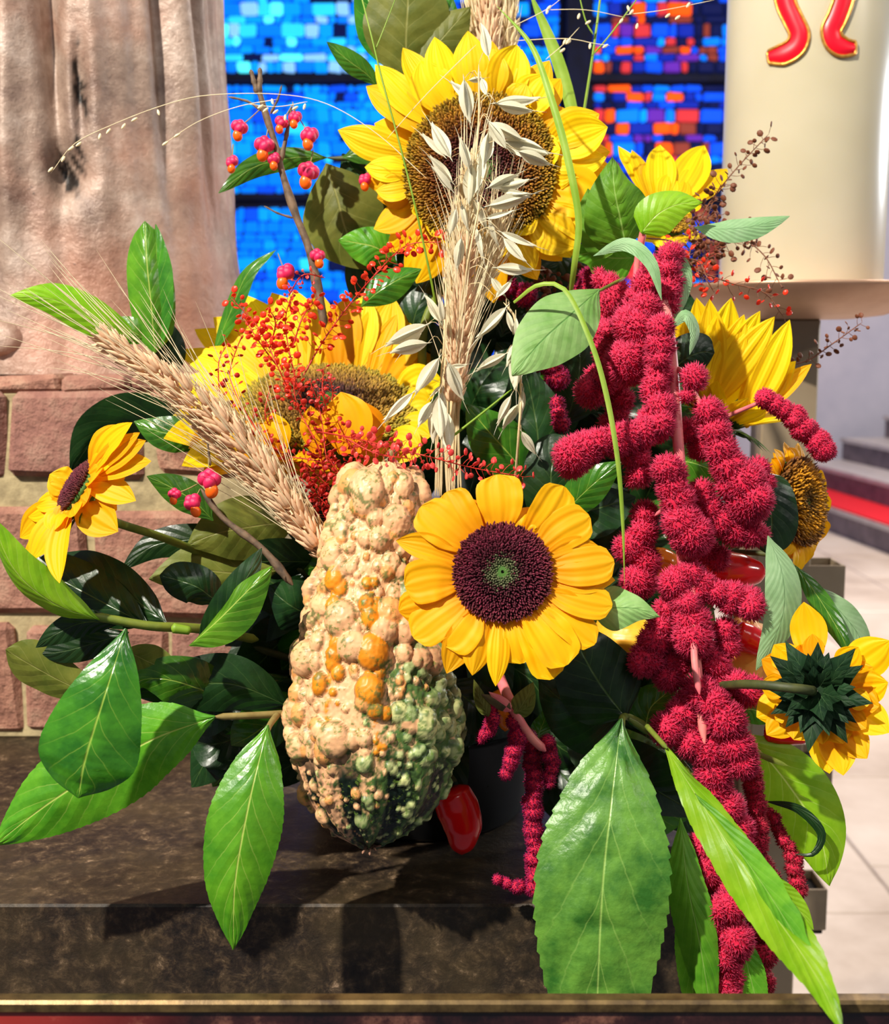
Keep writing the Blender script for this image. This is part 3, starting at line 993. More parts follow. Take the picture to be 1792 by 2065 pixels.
# middle-left flower tilted up
sunflower('wide yellow sunflower behind the red seed sprays, its disc tilted upwards', 662, 822, .93, cam_dir(.05, .93, .62), 172, [
    (392, 664, 66, 40), (430, 640, 76, 70), (357, 706, 60, 20), (352, 770, 60, 8), (330, 884, 84, 10), (366, 940, 70, 0), (498, 596, 80, 90), (548, 590, 84, 90), (592, 585, 88, 90), (644, 588, 76, 90),
    (738, 592, 90, 90), (792, 598, 92, 90), (800, 634, 40, 70, G_), (860, 622, 88, 70), (884, 690, 90, 40, G_), (890, 764, 80, 20), (700, 600, 80, 60, G_), (520, 640, 80, 60),
    (872, 826, 84, 10), (868, 880, 90, 6), (846, 920, 80, 0), (687, 790, 96, 0, A_, 8, 706, 915), (722, 806, 84, 0, A_, 4, 742, 915), (548, 832, 50, 0, G_, 6, 566, 915), (626, 818, 48, 0, G_, 6, 640, 915), (338, 850, 66, 6), (372, 800, 70, 20), (380, 905, 70, 4, G_), (400, 750, 66, 20), (420, 700, 66, 30, G_), (410, 960, 66, 2, G_), (487, 856, 80, 0, A_, 6, 545, 945), (455, 936, 70, 4), (560, 960, 90, 0, G_), (640, 985, 90, 0), (520, 930, 80, 0), (760, 960, 80, 0)], Y_,
    [(0, srgb(40, 16, 26)), (.3, srgb(58, 28, 26)), (.5, srgb(120, 86, 34)), (.8, srgb(146, 116, 38)), (1, srgb(140, 130, 36))], extra=16, extra_len=245, petal_w=84, ndisc=2600, dome=.12, bump_len=.6, lift=30,
    stem=[(665, 1010, .97), (680, 1150, .99)], bracts=14, bract_len=100, mat2=G_, seed=8)
# left flower seen from the side
sunflower('small golden sunflower seen from the side at the far left on a thick green stem', 156, 985, .77, cam_dir(-.80, .50, .40), 58, [
    (236, 856, 50, 10), (266, 852, 52, 4), (282, 872, 40, -4), (294, 888, 50, -6), (305, 930, 50, -14), (246, 900, 50, 12), (252, 965, 66, -8), (274, 1010, 54, -18), (236, 1028, 78, 4), (238, 1072, 74, -6), (120, 1176, 50, -10),
    (62, 1130, 58, 4), (38, 1152, 44, -4), (40, 1084, 60, 8), (56, 1042, 46, 14), (72, 1020, 44, 10), (100, 956, 62, 4), (98, 975, 50, 10), (140, 1045, 56, 12), (110, 1070, 60, 10)], G_,
    [(0, srgb(70, 24, 36)), (.6, srgb(92, 34, 44)), (1, srgb(84, 40, 36))], extra=12, extra_len=118, petal_w=50, ndisc=800, dome=.35, stem=[(215, 1045, .80), (330, 1085, .84), (470, 1140, .90)], bracts=10, bract_len=62, mat2=A_, seed=9)
# upper right behind the leaf
sunflower('pale yellow sunflower behind the broad green leaf beside the candle, half hidden', 1335, 440, 1.0, cam_dir(.15, .55, .62), 52, [
    (1246, 294, 40, 0), (1274, 302, 44, 0), (1330, 292, 60, 6), (1300, 330, 54, 10), (1420, 293, 70, 0), (1418, 310, 54, 8), (1466, 340, 52, 0), (1460, 355, 40, 4), (1350, 350, 50, 14), (1380, 360, 50, 14), (1408, 398, 50, 0), (1330, 390, 46, 16)], Y_,
    [(0, srgb(90, 60, 20)), (1, srgb(170, 130, 30))], extra=10, extra_len=90, petal_w=50, ndisc=500, stem=[(1330, 560, 1.02), (1300, 700, 1.02)], bract_len=50, seed=12)
# right, cup shaped, seen from the side
sunflower('lemon yellow sunflower with many layered upright petals right of the crimson amaranth', 1462, 838, .90, cam_dir(.45, .86, .18), 44, [
    (1346, 604, 60, 120), (1404, 600, 64, 150), (1430, 603, 60, 170), (1474, 601, 74, 190), (1500, 634, 56, 170), (1532, 627, 60, 190), (1562, 638, 60, 180), (1592, 645, 62, 170), (1594, 682, 60, 150), (1604, 728, 56, 110),
    (1450, 692, 54, 110), (1458, 722, 44, 90), (1510, 725, 54, 90), (1380, 640, 60, 130), (1560, 700, 50, 120), (1420, 660, 60, 130), (1530, 680, 60, 140), (1480, 660, 60, 140), (1636, 734, 40, 90, G_), (1395, 720, 56, 90), (1360, 690, 56, 100), (1560, 770, 50, 60), (1590, 745, 50, 90), (1372, 800, 50, 30)], Y_,
    [(0, srgb(120, 90, 20)), (1, srgb(180, 140, 30))], extra=12, extra_len=120, petal_w=46, ndisc=300, stem=[(1440, 940, .93), (1400, 1060, .94)], bracts=10, bract_len=110, seed=14, lift=60, ridge=.05)
# right, round disc facing right
sunflower('deep yellow sunflower with short ruffled petals and brown disc, right edge of the bouquet', 1607, 1012, .88, cam_dir(.62, .05, .62), 84, [
    (1560, 905, 40), (1590, 902, 44), (1618, 918, 40), (1640, 935, 44), (1664, 965, 52), (1676, 1010, 44), (1668, 1050, 44), (1660, 1085, 44), (1640, 1115, 44), (1620, 1140, 44), (1600, 1165, 40), (1580, 1120, 40),
    (1548, 975, 44, 30), (1555, 925, 44, 10), (1530, 940, 40, 0), (1530, 985, 40, 30)], G_,
    [(0, srgb(30, 16, 14)), (.2, srgb(120, 80, 10)), (.6, srgb(190, 130, 14)), (.85, srgb(130, 84, 20)), (1, srgb(96, 58, 30))], extra=26, extra_len=128, petal_w=40, ndisc=700, dome=.3, bump_len=1.6, stem=[(1540, 1060, .92), (1440, 1120, .95)], bract_len=40, mat2=G_, seed=15)
# back view, lower right
sunflower('golden sunflower turned away with dark green bracts and stem showing, lower right', 1648, 1392, .76, cam_dir(.35, -.05, -.9), 62, [
    (1620, 1214, 70, 0), (1612, 1300, 40, -10, A_), (1795, 1292, 78, 0), (1760, 1345, 60, 0), (1790, 1376, 70, 0), (1772, 1425, 66, 0), (1792, 1478, 66, 0), (1748, 1530, 64, 0), (1700, 1564, 66, 0), (1672, 1560, 58, 0), (1600, 1492, 70, 0),
    (1525, 1446, 66, 0), (1535, 1330, 56, 0, A_), (1560, 1300, 56, 0), (1545, 1482, 60, 0), (1735, 1480, 60, 10), (1700, 1500, 60, -10)], G_,
    [(0, srgb(70, 30, 30)), (1, srgb(90, 40, 30))], extra=8, extra_len=120, petal_w=50, back=True, hide_disc=True, bracts=12, bract_len=72, stem=[(1600, 1388, .735), (1500, 1380, .76), (1400, 1390, .84)], stem_mat='stem_dark', seed=17)

# ------------------------------------------------------------------ the warty gourd
rs_ = np.random.RandomState(4)
GD = .80
u = px(GD)
ax = spline([(778, 932), (765, 1000), (752, 1100), (748, 1200), (750, 1300), (755, 1400), (757, 1500), (756, 1600), (750, 1660), (745, 1706)], 230)
yy = ax[:, 1]
rad = np.interp(yy, [930, 940, 960, 1000, 1050, 1100, 1200, 1300, 1400, 1480, 1540, 1600, 1640, 1670, 1690, 1700, 1706],
                [8, 42, 66, 82, 86, 98, 118, 142, 162, 166, 158, 138, 110, 80, 50, 28, 6])
rad = np.convolve(np.pad(rad, 4, 'edge'), np.ones(9)/9, 'valid')
nth = 420
th = np.linspace(0, 2*math.pi, nth, endpoint=False)
gx = ax[:, 0][:, None]+rad[:, None]*np.cos(th)[None, :]
gy = np.repeat(yy[:, None], nth, 1)
gz = rad[:, None]*np.sin(th)[None, :]*.92        # towards the camera when positive
drad = np.gradient(rad, yy)
nx = np.cos(th)[None, :]*np.ones_like(gx); nz_ = np.sin(th)[None, :]*np.ones_like(gx); ny = -np.repeat(drad[:, None], nth, 1)
nl = np.sqrt(nx**2+ny**2+nz_**2)
nx, ny, nz_ = nx/nl, ny/nl, nz_/nl
# colour zones: theta 90 deg faces the camera
xr = np.cos(th)[None, :]*np.ones_like(gx)
yn = np.clip((gy-930)/776, 0, 1)
cream = np.array(srgb(228, 178, 130)[:3]); pink = np.array(srgb(232, 160, 126)[:3]); green = np.array(srgb(74, 104, 50)[:3]); dark = np.array(srgb(12, 24, 18)[:3])
orange = np.array(srgb(226, 136, 26)[:3]); pgreen = np.array(srgb(168, 186, 122)[:3])
def nz2(fx, fy, ph):
    return np.sin(gx*fx+ph+2.2*np.sin(gy*fy*.7+ph*3))*np.sin(gy*fy+ph*2+1.7*np.sin(gx*fx*.8))
gr = nz2(.10, .09, 1)+nz2(.23, .21, 2)+nz2(.41, .37, 4)*.8
greenness = np.clip((xr*1.5+.28)+(yn-.60)*3.0, -1.2, 1.6)+gr*.5
g_mask = np.clip(greenness*1.4-.35, 0, 1)[..., None]
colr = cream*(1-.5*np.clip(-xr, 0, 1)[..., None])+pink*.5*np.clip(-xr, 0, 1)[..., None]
speck = (rs_.rand(*gx.shape) < .0)[..., None]
colr = colr*(1-g_mask)+green*g_mask
for pos, wd_ in ((-.50, .05), (.06, .045)):
    m_ = np.clip(1.6*np.exp(-((xr-pos)/wd_)**2)-.4, 0, 1)*np.clip((.78-yn)*8, 0, 1)*np.clip((yn-.30)*8, 0, 1)*np.clip(.7+gr, 0, 1)*(nz_ > -.2)
    colr = colr*(1-m_[..., None])+orange*m_[..., None]
stripes = np.clip(3*np.cos(th*10+.3)[None, :]+.3*gr+.2, 0, 1)*np.clip((yn-.68)*9, 0, 1)
streak = np.clip(np.sin(th*43)[None, :]+gr-.1, 0, 1)*np.clip((yn-.72)*8, 0, 1)*.9
colr = colr*(1-stripes[..., None])+dark*stripes[..., None]
colr = colr*(1-streak[..., None])+dark*1.4*streak[..., None]
disp = 4*np.cos(th*10)[None, :]*np.clip(yn*1.4, 0, 1)*-1+1.5*gr*.7
P3 = np.stack([gx, gy, gz], -1)
hmax = np.zeros_like(gx)
N_W = 2000
for wi in range(N_W):
    if wi < 120:
        r = rs_.uniform(20, 34)
    elif wi < 620:
        r = rs_.uniform(11, 20)
    else:
        r = rs_.uniform(4, 10)
    i0 = rs_.randint(8, 222)
    yw = yn[i0, 0]
    if yw > .74:
        r *= .6
        if rs_.rand() < .3: continue
    if yw > .93: r *= .5
    t0 = rs_.rand()*2*math.pi
    # few warts on the smooth cream band, left of the middle in the lower half
    xc_ = math.cos(t0)
    if .48 < yw < .8 and -.38 < xc_ < -.1 and rs_.rand() < .85 and math.sin(t0) > 0:
        continue
    jt = int(t0/(2*math.pi)*nth)
    c3 = P3[i0, jt]
    sl = slice(max(0, i0-14), min(230, i0+15))
    el = 1+.35*rs_.rand()
    dv = P3[sl]-c3
    dd = np.sqrt(dv[..., 0]**2+(dv[..., 1]/el)**2+dv[..., 2]**2)/r
    inside = dd < 1
    hh_ = np.sqrt(np.clip(1-dd**2, 0, 1))*r*.85
    up = hh_ > hmax[sl]
    sel = inside & up
    hmax[sl][sel] = hh_[sel]
    greeny = (xc_*1.3+(yw-.68)*3.0+rs_.randn()*.45) > .3
    near_or = min(abs(xc_+.50), abs(xc_-.06)) < .12 and .28 < yw < .72
    if near_or and rs_.rand() < .9: wc = orange*rs_.uniform(.85, 1.1)
    elif greeny: wc = pgreen*rs_.uniform(.5, 1.05)+cream*rs_.uniform(0, .25)
    elif rs_.rand() < .2: wc = orange*.55+cream*.45
    else: wc = cream*rs_.uniform(.85, 1.08)*(1, .97, .95)+pink*rs_.uniform(0, .25)*.4
    k_ = np.clip((1-dd)*5, 0, 1)[..., None]
    spk = np.clip(gr[sl]*1.5-.9+(.8 if greeny else 0), 0, 1)[..., None]*.8
    wcol = wc*(1-spk)+green*spk
    edgec = colr[sl]*.25+green*.22
    newc = wcol*k_+edgec*(1-k_)
    colr[sl][sel] = newc[sel]
disp = disp+hmax
v = P3+np.stack([nx, ny, nz_], -1)*disp[..., None]
dep = GD-v[..., 2]*u
wx = (v[..., 0]-W/2)*u
wy = (v[..., 1]-H/2)*u
vw = np.array(CAM)+np.array(FWD)*dep[..., None]+np.array(RGT)*wx[..., None]-np.array(UPV)*wy[..., None]
i = np.arange(229)[:, None]*nth
j = np.arange(nth)[None, :]
f = np.stack([i+j, i+nth+j, i+nth+(j+1) % nth, i+(j+1) % nth], -1).reshape(-1, 4)
k = NT('gourd_skin')
a_ = k.n('Attribute', attribute_name='tint').outputs['Color']
n1 = k.noise(260, 5, .65)
n2 = k.noise(620, 3, .6)
c = k.mix(k.ramp(n1, [(.57, 0.0), (.64, .75)]), a_, srgb(96, 122, 44))
k.bump(n2, .15, .0006)
k.set(color=c, rough=.42, spec=.4, sss=.05)
k.b.inputs['Subsurface Radius'].default_value = (.006, .003, .001)
MT['gourd'] = k.m
gourd = thing('warty_gourd', 'tall warty ornamental gourd, cream and orange above, dark green striped below', 'gourd', tuple(P(750, 1400, GD)))
part('gourd_body', gourd, vw.reshape(-1, 3), f, MT['gourd'], tint=colr.reshape(-1, 3))
MT['tip'] = plain('blossom_end_pinkish', srgb(170, 120, 96), .7, srgb(110, 84, 60), 200, .4)
g = []
for q in ((730, 1722), (745, 1725), (757, 1716), (768, 1705)):
    g.append(tube_geo([tuple(P(748, 1694, GD-.003)), tuple(P((q[0]+748)/2, 1706, GD-.008)), tuple(P(q[0], q[1], GD-.012))], [5*u, 3*u, 2.4*u], 6))
v, f = join_geo(g)
part('blossom_scar', gourd, v, f, MT['tip'], label='small shrivelled pinkish blossom remnant')
tube('stalk', gourd, PP([(778, 940), (790, 912), (810, 890)], GD+.01), [14*u, 9*u, 8*u], MT['stem_tan'], 10)

# ------------------------------------------------------------------ leafy branches: (kind of leaf, width px, shape, options, points)
def branch(name, label, cat, root_px, stems, leaves, group=None, smat='stem_dark'):
    root = thing(name, label, cat, tuple(P(*root_px)), group)
    for s in stems:
        pts, r, m = s[0], s[1], (s[2] if len(s) > 2 else smat)
        d = pts[0][2]
        tube('stem', root, PP(pts), [r*px(d), r*.8*px(d)], MT[m], 8, None)
    for lf in leaves:
        m, w_, shape, opt, pts = lf
        dd = sum(p[2] for p in pts)/len(pts)
        kw = dict(fold=.12, cup=.1, pillow=.03 if w_ > 80 else 0, wave=.01)
        kw.update(opt)
        lab = kw.pop('label', None)
        blade('leaf', root, PP(pts), w_*px(dd), MT[m], shape=shape, label=lab, nu=130 if kw.get('serr') else 30 if w_ > 90 else 20, nv=13 if w_ > 90 else 9, **kw)
    return root

LA, LB, LD, OL = 'laurel', 'laurel_bright', 'laurel_dark', 'olive'
branch('laurel_branch', 'laurel branch at lower left with three large glossy leaves, one hanging over the ledge', 'branch', (600, 1440, .86),
       [([(640, 1430, .84), (560, 1440, .80), (430, 1446, .775)], 8, 'stem_tan'), ([(560, 1440, .80), (545, 1460, .78), (538, 1475, .765)], 7, 'stem_tan')],
       [(LA, 196, 'obovate', dict(fold=.14, roll=.1, serr=.008, label='large oval leaf closest to the camera'), [(254, 1268, .735), (212, 1400, .722), (172, 1530, .722), (158, 1608, .730)]),
        (LB, 186, 'leaf', dict(fold=.12, serr=.03, nserr=26), [(434, 1445, .775), (290, 1500, .770), (110, 1612, .772), (-14, 1706, .775)]),
        (LD, 118, 'leaf', dict(fold=.1), [(585, 1425, .83), (470, 1380, .815), (360, 1385, .81), (262, 1400, .81)]),
        (LA, 110, 'leaf', dict(fold=.1), [(480, 1420, .83), (360, 1375, .80), (290, 1370, .80), (268, 1392, .80)]),
        (LB, 152, 'leaf', dict(fold=.22, serr=.03, nserr=24, roll=.12), [(540, 1462, .765), (502, 1620, .748), (474, 1780, .745), (470, 1915, .75)])])
branch('laurel_branch', 'laurel branch at middle left with a curled pale lime leaf at the frame edge', 'branch', (420, 1270, .82),
       [([(520, 1290, .85), (400, 1268, .80), (300, 1262, .775), (180, 1240, .76)], 10, 'stem'), ([(345, 1266, .775), (386, 1272, .778)], 11, 'grass')],
       [('lime', 84, 'leaf', dict(fold=.5, roll=.3, cup=.2), [(200, 1250, .76), (110, 1218, .745), (30, 1150, .735), (-20, 1040, .73)]),
        (LD, 112, 'leaf', dict(), [(300, 1262, .79), (200, 1210, .80), (90, 1150, .81), (20, 1110, .82)]),
        (LD, 92, 'leaf', dict(), [(335, 1255, .79), (260, 1200, .80), (180, 1150, .81), (110, 1120, .83)]),
        (LD, 56, 'leaf', dict(), [(240, 1258, .77), (170, 1255, .77), (110, 1280, .77), (72, 1306, .775)]),
        (OL, 104, 'obovate', dict(roll=.3), [(240, 1405, .80), (150, 1385, .80), (70, 1345, .80), (12, 1310, .80)]),
        (LD, 60, 'leaf', dict(), [(260, 1275, .79), (180, 1300, .79), (120, 1315, .795), (70, 1318, .80)]),
        (OL, 70, 'leaf', dict(), [(250, 1310, .80), (290, 1330, .80), (330, 1350, .80), (350, 1380, .80)]),
        (LB, 88, 'leaf', dict(fold=.7, roll=.75, roll_end=.2), [(382, 1302, .765), (440, 1250, .755), (500, 1190, .75), (549, 1142, .752)]),
        (LD, 70, 'leaf', dict(roll=-.4), [(400, 1290, .775), (455, 1230, .765), (500, 1160, .77), (528, 1105, .78)]),
        (LD, 82, 'round', dict(cup=.3), [(440, 1215, .80), (400, 1185, .79), (360, 1170, .79), (322, 1160, .79)])])
branch('olive_leaf_branch', 'pair of olive backlit leaves under the dry grain bundle', 'branch', (560, 1110, .88),
       [([(640, 1180, .9), (560, 1110, .88), (520, 1080, .88)], 6, 'stem_dark')],
       [(OL, 130, 'leaf', dict(), [(600, 1050, .88), (520, 1060, .87), (440, 1075, .86), (376, 1100, .86)]),
        (OL, 120, 'leaf', dict(), [(560, 1150, .88), (470, 1155, .87), (390, 1150, .865), (300, 1168, .86)]),
        (LD, 66, 'leaf', dict(), [(480, 1060, .875), (400, 1085, .87), (310, 1100, .87), (243, 1150, .87)]),
        (LA, 66, 'leaf', dict(), [(430, 1050, .85), (390, 1010, .845), (340, 980, .845), (296, 960, .845)]),
        (LA, 74, 'leaf', dict(), [(420, 905, .90), (370, 880, .89), (320, 870, .89), (270, 850, .895)]),
        (LD, 128, 'leaf', dict(roll=.75), [(400, 880, .93), (310, 850, .93), (210, 870, .93), (140, 950, .93)])])
branch('laurel_branch', 'laurel twig at upper left, one upright leaf with a notched brown tip before the statue', 'branch', (330, 720, .97),
       [([(420, 860, .98), (350, 770, .97), (305, 690, .955)], 6)],
       [(LB, 92, 'round', dict(fold=.55, roll=-.1), [(312, 712, .95), (305, 620, .945), (296, 530, .945), (292, 446, .95)]),
        (LA, 70, 'leaf', dict(fold=.3, roll=.7), [(326, 700, .952), (318, 610, .95), (316, 530, .95), (314, 452, .952)]),
        ('lime', 80, 'leaf', dict(fold=.15, roll=.25), [(285, 690, .955), (200, 650, .94), (110, 605, .93), (20, 596, .925)]),
        (LB, 56, 'leaf', dict(), [(300, 690, .955), (270, 670, .95), (240, 660, .95), (215, 668, .95)]),
        (LD, 60, 'leaf', dict(), [(340, 760, .97), (345, 720, .965), (335, 670, .965), (322, 640, .965)]),
        (LA, 46, 'leaf', dict(roll=.5), [(430, 712, .98), (460, 640, .975), (500, 550, .97), (556, 504, .97)])])
branch('laurel_branch', 'laurel branch with large dark leaves left of the top sunflower', 'branch', (760, 520, 1.0),
       [([(800, 640, 1.02), (770, 520, 1.0), (740, 340, .995), (660, 318, .995)], 6)],
       [(LA, 48, 'leaf', dict(roll=.3), [(660, 318, .995), (590, 318, .99), (510, 338, .985), (440, 390, .98)]),
        (OL, 168, 'leaf', dict(fold=.2, roll=-.1), [(658, 330, .99), (680, 400, .985), (700, 470, .985), (745, 545, .99)]),
        (LD, 130, 'leaf', dict(), [(690, 310, 1.0), (740, 380, 1.0), (780, 450, 1.0), (800, 520, 1.0)]),
        (LA, 60, 'leaf', dict(), [(690, 318, .99), (760, 300, .985), (800, 300, .985), (850, 310, .985)]),
        (LB, 82, 'leaf', dict(), [(800, 530, .985), (760, 500, .975), (720, 490, .975), (682, 484, .975)]),
        (LA, 66, 'leaf', dict(fold=.35), [(728, 618, .93), (760, 590, .925), (800, 565, .925), (850, 542, .93)]),
        (LA, 44, 'leaf', dict(roll=.4), [(760, 175, 1.0), (740, 150, .995), (700, 120, .99), (658, 84, .99)]),
        (LD, 90, 'leaf', dict(), [(760, 420, 1.01), (800, 480, 1.01), (850, 540, 1.0), (900, 600, 1.0)]),
        (LD, 150, 'leaf', dict(), [(700, 500, 1.02), (760, 560, 1.02), (820, 600, 1.02), (900, 640, 1.02)])])
branch('laurel_branch', 'laurel branch tip with broad olive green leaves above the top sunflower', 'branch', (830, 180, 1.0),
       [([(840, 300, 1.01), (830, 170, 1.0), (822, 120, 1.0)], 6)],
       [(OL, 178, 'leaf', dict(fold=.1), [(822, 165, .995), (818, 80, .985), (822, 0, .98), (820, -90, .98)]),
        (LA, 120, 'leaf', dict(fold=.2, roll=.5), [(812, 140, 1.0), (780, 80, 1.0), (750, 20, 1.0), (725, -60, 1.0)]),
        (OL, 90, 'leaf', dict(fold=.2), [(838, 135, .99), (880, 90, .985), (915, 50, .985), (948, 14, .985)]),
        (LA, 90, 'leaf', dict(), [(850, 160, .995), (880, 100, .995), (890, 40, .995), (900, -30, .995)])])
branch('sunflower_leaf_stem', 'large serrated dark green leaf hanging at the bottom centre with smaller leaves above it', 'leaf', (1262, 1445, .80),
       [([(1330, 1480, .84), (1262, 1445, .80), (1252, 1470, .77)], 8, 'stem'), ([(1262, 1445, .80), (1370, 1530, .80), (1480, 1690, .80)], 6, 'stem')],
       [('sunleaf', 268, 'leaf', dict(fold=.10, serr=.055, nserr=22, wave=.022, nwave=2, pillow=.06, npil=6, roll=-.08, cup=.02), [(1252, 1452, .765), (1232, 1620, .74), (1212, 1830, .73), (1196, 2230, .735)]),
        ('laurel_dark', 170, 'ovate', dict(), [(1262, 1448, .80), (1210, 1380, .80), (1170, 1310, .80), (1130, 1230, .81)]),
        ('laurel_dark', 170, 'ovate', dict(), [(1255, 1450, .82), (1190, 1440, .81), (1130, 1410, .81), (1085, 1370, .82)]),
        ('green', 84, 'leaf', dict(serr=.04, fold=.3), [(1372, 1650, .78), (1386, 1780, .765), (1410, 1900, .76), (1440, 2080, .76)]),
        ('green', 60, 'leaf', dict(serr=.04, fold=.3), [(1380, 1780, .79), (1390, 1880, .78), (1395, 1960, .78), (1400, 2080, .78)]),
        ('green', 66, 'leaf', dict(serr=.05), [(1490, 1870, .78), (1505, 1940, .775), (1520, 2000, .775), (1540, 2080, .775)]),
        ('green', 60, 'ovate', dict(), [(1370, 1720, .80), (1400, 1770, .79), (1420, 1810, .79), (1430, 1850, .79)]),
        ('laurel', 90, 'ovate', dict(), [(1300, 1480, .82), (1310, 1430, .82), (1340, 1400, .82), (1365, 1370, .82)]),
        ('glaucous', 90, 'ovate', dict(), [(1270, 1450, .83), (1310, 1430, .83), (1350, 1420, .83), (1400, 1400, .83)])])
branch('long_wavy_leaf', 'long lime green wavy leaf twisting down past the edge strip at the lower right', 'leaf', (1340, 1500, .74), [([(1300, 1460, .78), (1345, 1510, .735)], 6, 'stem')],
       [('lime', 100, 'leaf', dict(fold=.35, roll=.3, roll_end=-.3, wave=.05, nwave=5, serr=.05), [(1340, 1505, .74), (1420, 1630, .70), (1530, 1800, .665), (1640, 1960, .60), (1700, 2085, .565)]),
        ('green', 70, 'leaf', dict(fold=.2, roll=-.6, wave=.05, nwave=5), [(1400, 1600, .705), (1500, 1730, .68), (1580, 1850, .64), (1655, 1985, .60)])])
branch('laurel_branch', 'broad lime green leaf at lower right behind the amaranth, a dark curled strip over it', 'leaf', (1500, 1470, .84), [([(1440, 1440, .86), (1510, 1480, .84)], 6)],
       [('lime', 150, 'leaf', dict(fold=.08), [(1500, 1478, .84), (1580, 1570, .83), (1650, 1680, .825), (1672, 1786, .825)]),
        (LD, 20, 'leaf', dict(), [(1540, 1615, .815), (1610, 1632, .81), (1656, 1680, .81), (1640, 1722, .81), (1600, 1722, .815)]),  # narrow dark strip curling over the lime leaf
        ('stem', 12, 'grass', dict(), [(1515, 1515, .80), (1550, 1530, .80), (1590, 1545, .80)]),
        ('lime', 44, 'leaf', dict(), [(1555, 1765, .80), (1590, 1810, .80), (1615, 1840, .80), (1640, 1875, .80)]),
        (LA, 60, 'leaf', dict(), [(1470, 1440, .83), (1510, 1430, .83), (1540, 1440, .83), (1570, 1455, .83)])])
branch('laurel_branch', 'laurel leaves at the right between the brown disc sunflower and turned away sunflower', 'branch', (1500, 1120, .88),
       [([(1440, 1110, .9), (1560, 1120, .87), (1606, 1148, .855)], 6)],
       [(LA, 44, 'leaf', dict(fold=.2), [(1603, 1140, .85), (1650, 1205, .84), (1695, 1280, .835), (1716, 1330, .835)]),
        ('glaucous', 70, 'leaf', dict(roll=.3), [(1640, 1180, .86), (1700, 1240, .85), (1735, 1290, .85), (1745, 1350, .85)]),
        (LD, 118, 'round', dict(cup=.2), [(1530, 950, .84), (1548, 1000, .835), (1556, 1060, .835), (1545, 1116, .835)]),
        ('glaucous', 74, 'leaf', dict(fold=.2), [(1548, 1080, .80), (1578, 1160, .785), (1576, 1250, .785), (1524, 1352, .79)]),
        (LD, 92, 'round', dict(), [(1350, 750, .87), (1385, 722, .865), (1415, 710, .865), (1440, 712, .865)]),
        (LA, 80, 'leaf', dict(), [(1320, 940, .87), (1380, 930, .86), (1440, 950, .86), (1490, 980, .86)])])
branch('amaranth_leaves', 'amaranth leaf cluster at upper right with one large crinkled leaf and a bright lime leaf', 'leaf', (1300, 470, .88),
       [([(1275, 640, .88), (1285, 540, .87), (1300, 465, .855)], 6, 'stem_pink')],
       [('green', 140, 'ovate', dict(fold=.25, pillow=.06), [(1262, 500, .885), (1250, 440, .875), (1238, 380, .87), (1234, 318, .875)]),
        ('green', 100, 'ovate', dict(), [(1255, 500, .89), (1220, 470, .89), (1195, 430, .89), (1185, 380, .89)]),
        ('lime', 88, 'ovate', dict(fold=.1, pillow=.05), [(1292, 470, .855), (1326, 432, .85), (1368, 412, .85), (1416, 408, .85)]),
        ('glaucous', 52, 'leaf', dict(fold=.3, roll=.25), [(1400, 458, .87), (1460, 462, .86), (1520, 456, .86), (1592, 436, .86)]),
        ('glaucous', 30, 'leaf', dict(), [(1196, 516, .82), (1262, 492, .80), (1312, 530, .79), (1334, 606, .79)]),
        ('glaucous', 32, 'leaf', dict(), [(1362, 492, .84), (1380, 550, .83), (1374, 600, .83), (1358, 652, .83)]),
        ('glaucous', 30, 'leaf', dict(roll=.5), [(1352, 664, .80), (1382, 634, .79), (1402, 668, .79), (1390, 716, .79)]),
        ('green', 90, 'ovate', dict(), [(1280, 520, .9), (1230, 520, .9), (1190, 510, .9), (1150, 520, .9)])])
branch('amaranth_leaf', 'pale green veined leaf between the oats and the amaranth, pointing down left', 'leaf', (1200, 590, .84),
       [([(1260, 560, .86), (1205, 588, .82)], 4, 'stem')],
       [('pale', 138, 'leaf', dict(fold=.12, roll=-.15, pillow=.03), [(1208, 584, .815), (1150, 635, .80), (1090, 690, .795), (1032, 758, .79)])])
branch('amaranth_leaf', 'dark veined drooping leaf tucked behind the right side of the front sunflower', 'leaf', (1200, 1230, .78),
       [([(1130, 1260, .8), (1195, 1235, .75)], 4, 'stem')],
       [('pale', 92, 'ovate', dict(fold=.35, roll=.2, pillow=.05), [(1188, 1228, .755), (1240, 1226, .735), (1285, 1228, .73), (1330, 1244, .73)])])
branch('laurel_branch', 'laurel leaves in the centre between the oat stalks and the amaranth', 'branch', (1040, 1000, .9),
       [([(1080, 1060, .9), (1040, 940, .885), (950, 820, .87)], 5, 'stem')],
       [(LA, 112, 'leaf', dict(), [(1072, 975, .885), (1030, 920, .875), (985, 870, .87), (940, 815, .87)]),
        (LD, 130, 'leaf', dict(), [(1080, 1000, .92), (1085, 900, .9), (1075, 820, .9), (1055, 730, .9)]),
        (LA, 76, 'leaf', dict(fold=.2), [(1120, 1052, .85), (1170, 1000, .835), (1215, 960, .83), (1256, 930, .83)]),
        (LD, 110, 'round', dict(), [(1110, 1060, .86), (1110, 990, .85), (1115, 930, .85), (1150, 880, .855)]),
        (LD, 150, 'leaf', dict(), [(1100, 1080, .9), (1160, 1060, .9), (1210, 1020, .9), (1270, 990, .9)]),
        (LD, 120, 'leaf', dict(), [(1140, 860, .95), (1160, 790, .95), (1170, 730, .95), (1160, 660, .95)]),
        (LA, 40, 'leaf', dict(), [(1080, 1500, .84), (1090, 1470, .83), (1098, 1450, .83), (1100, 1425, .83)])])

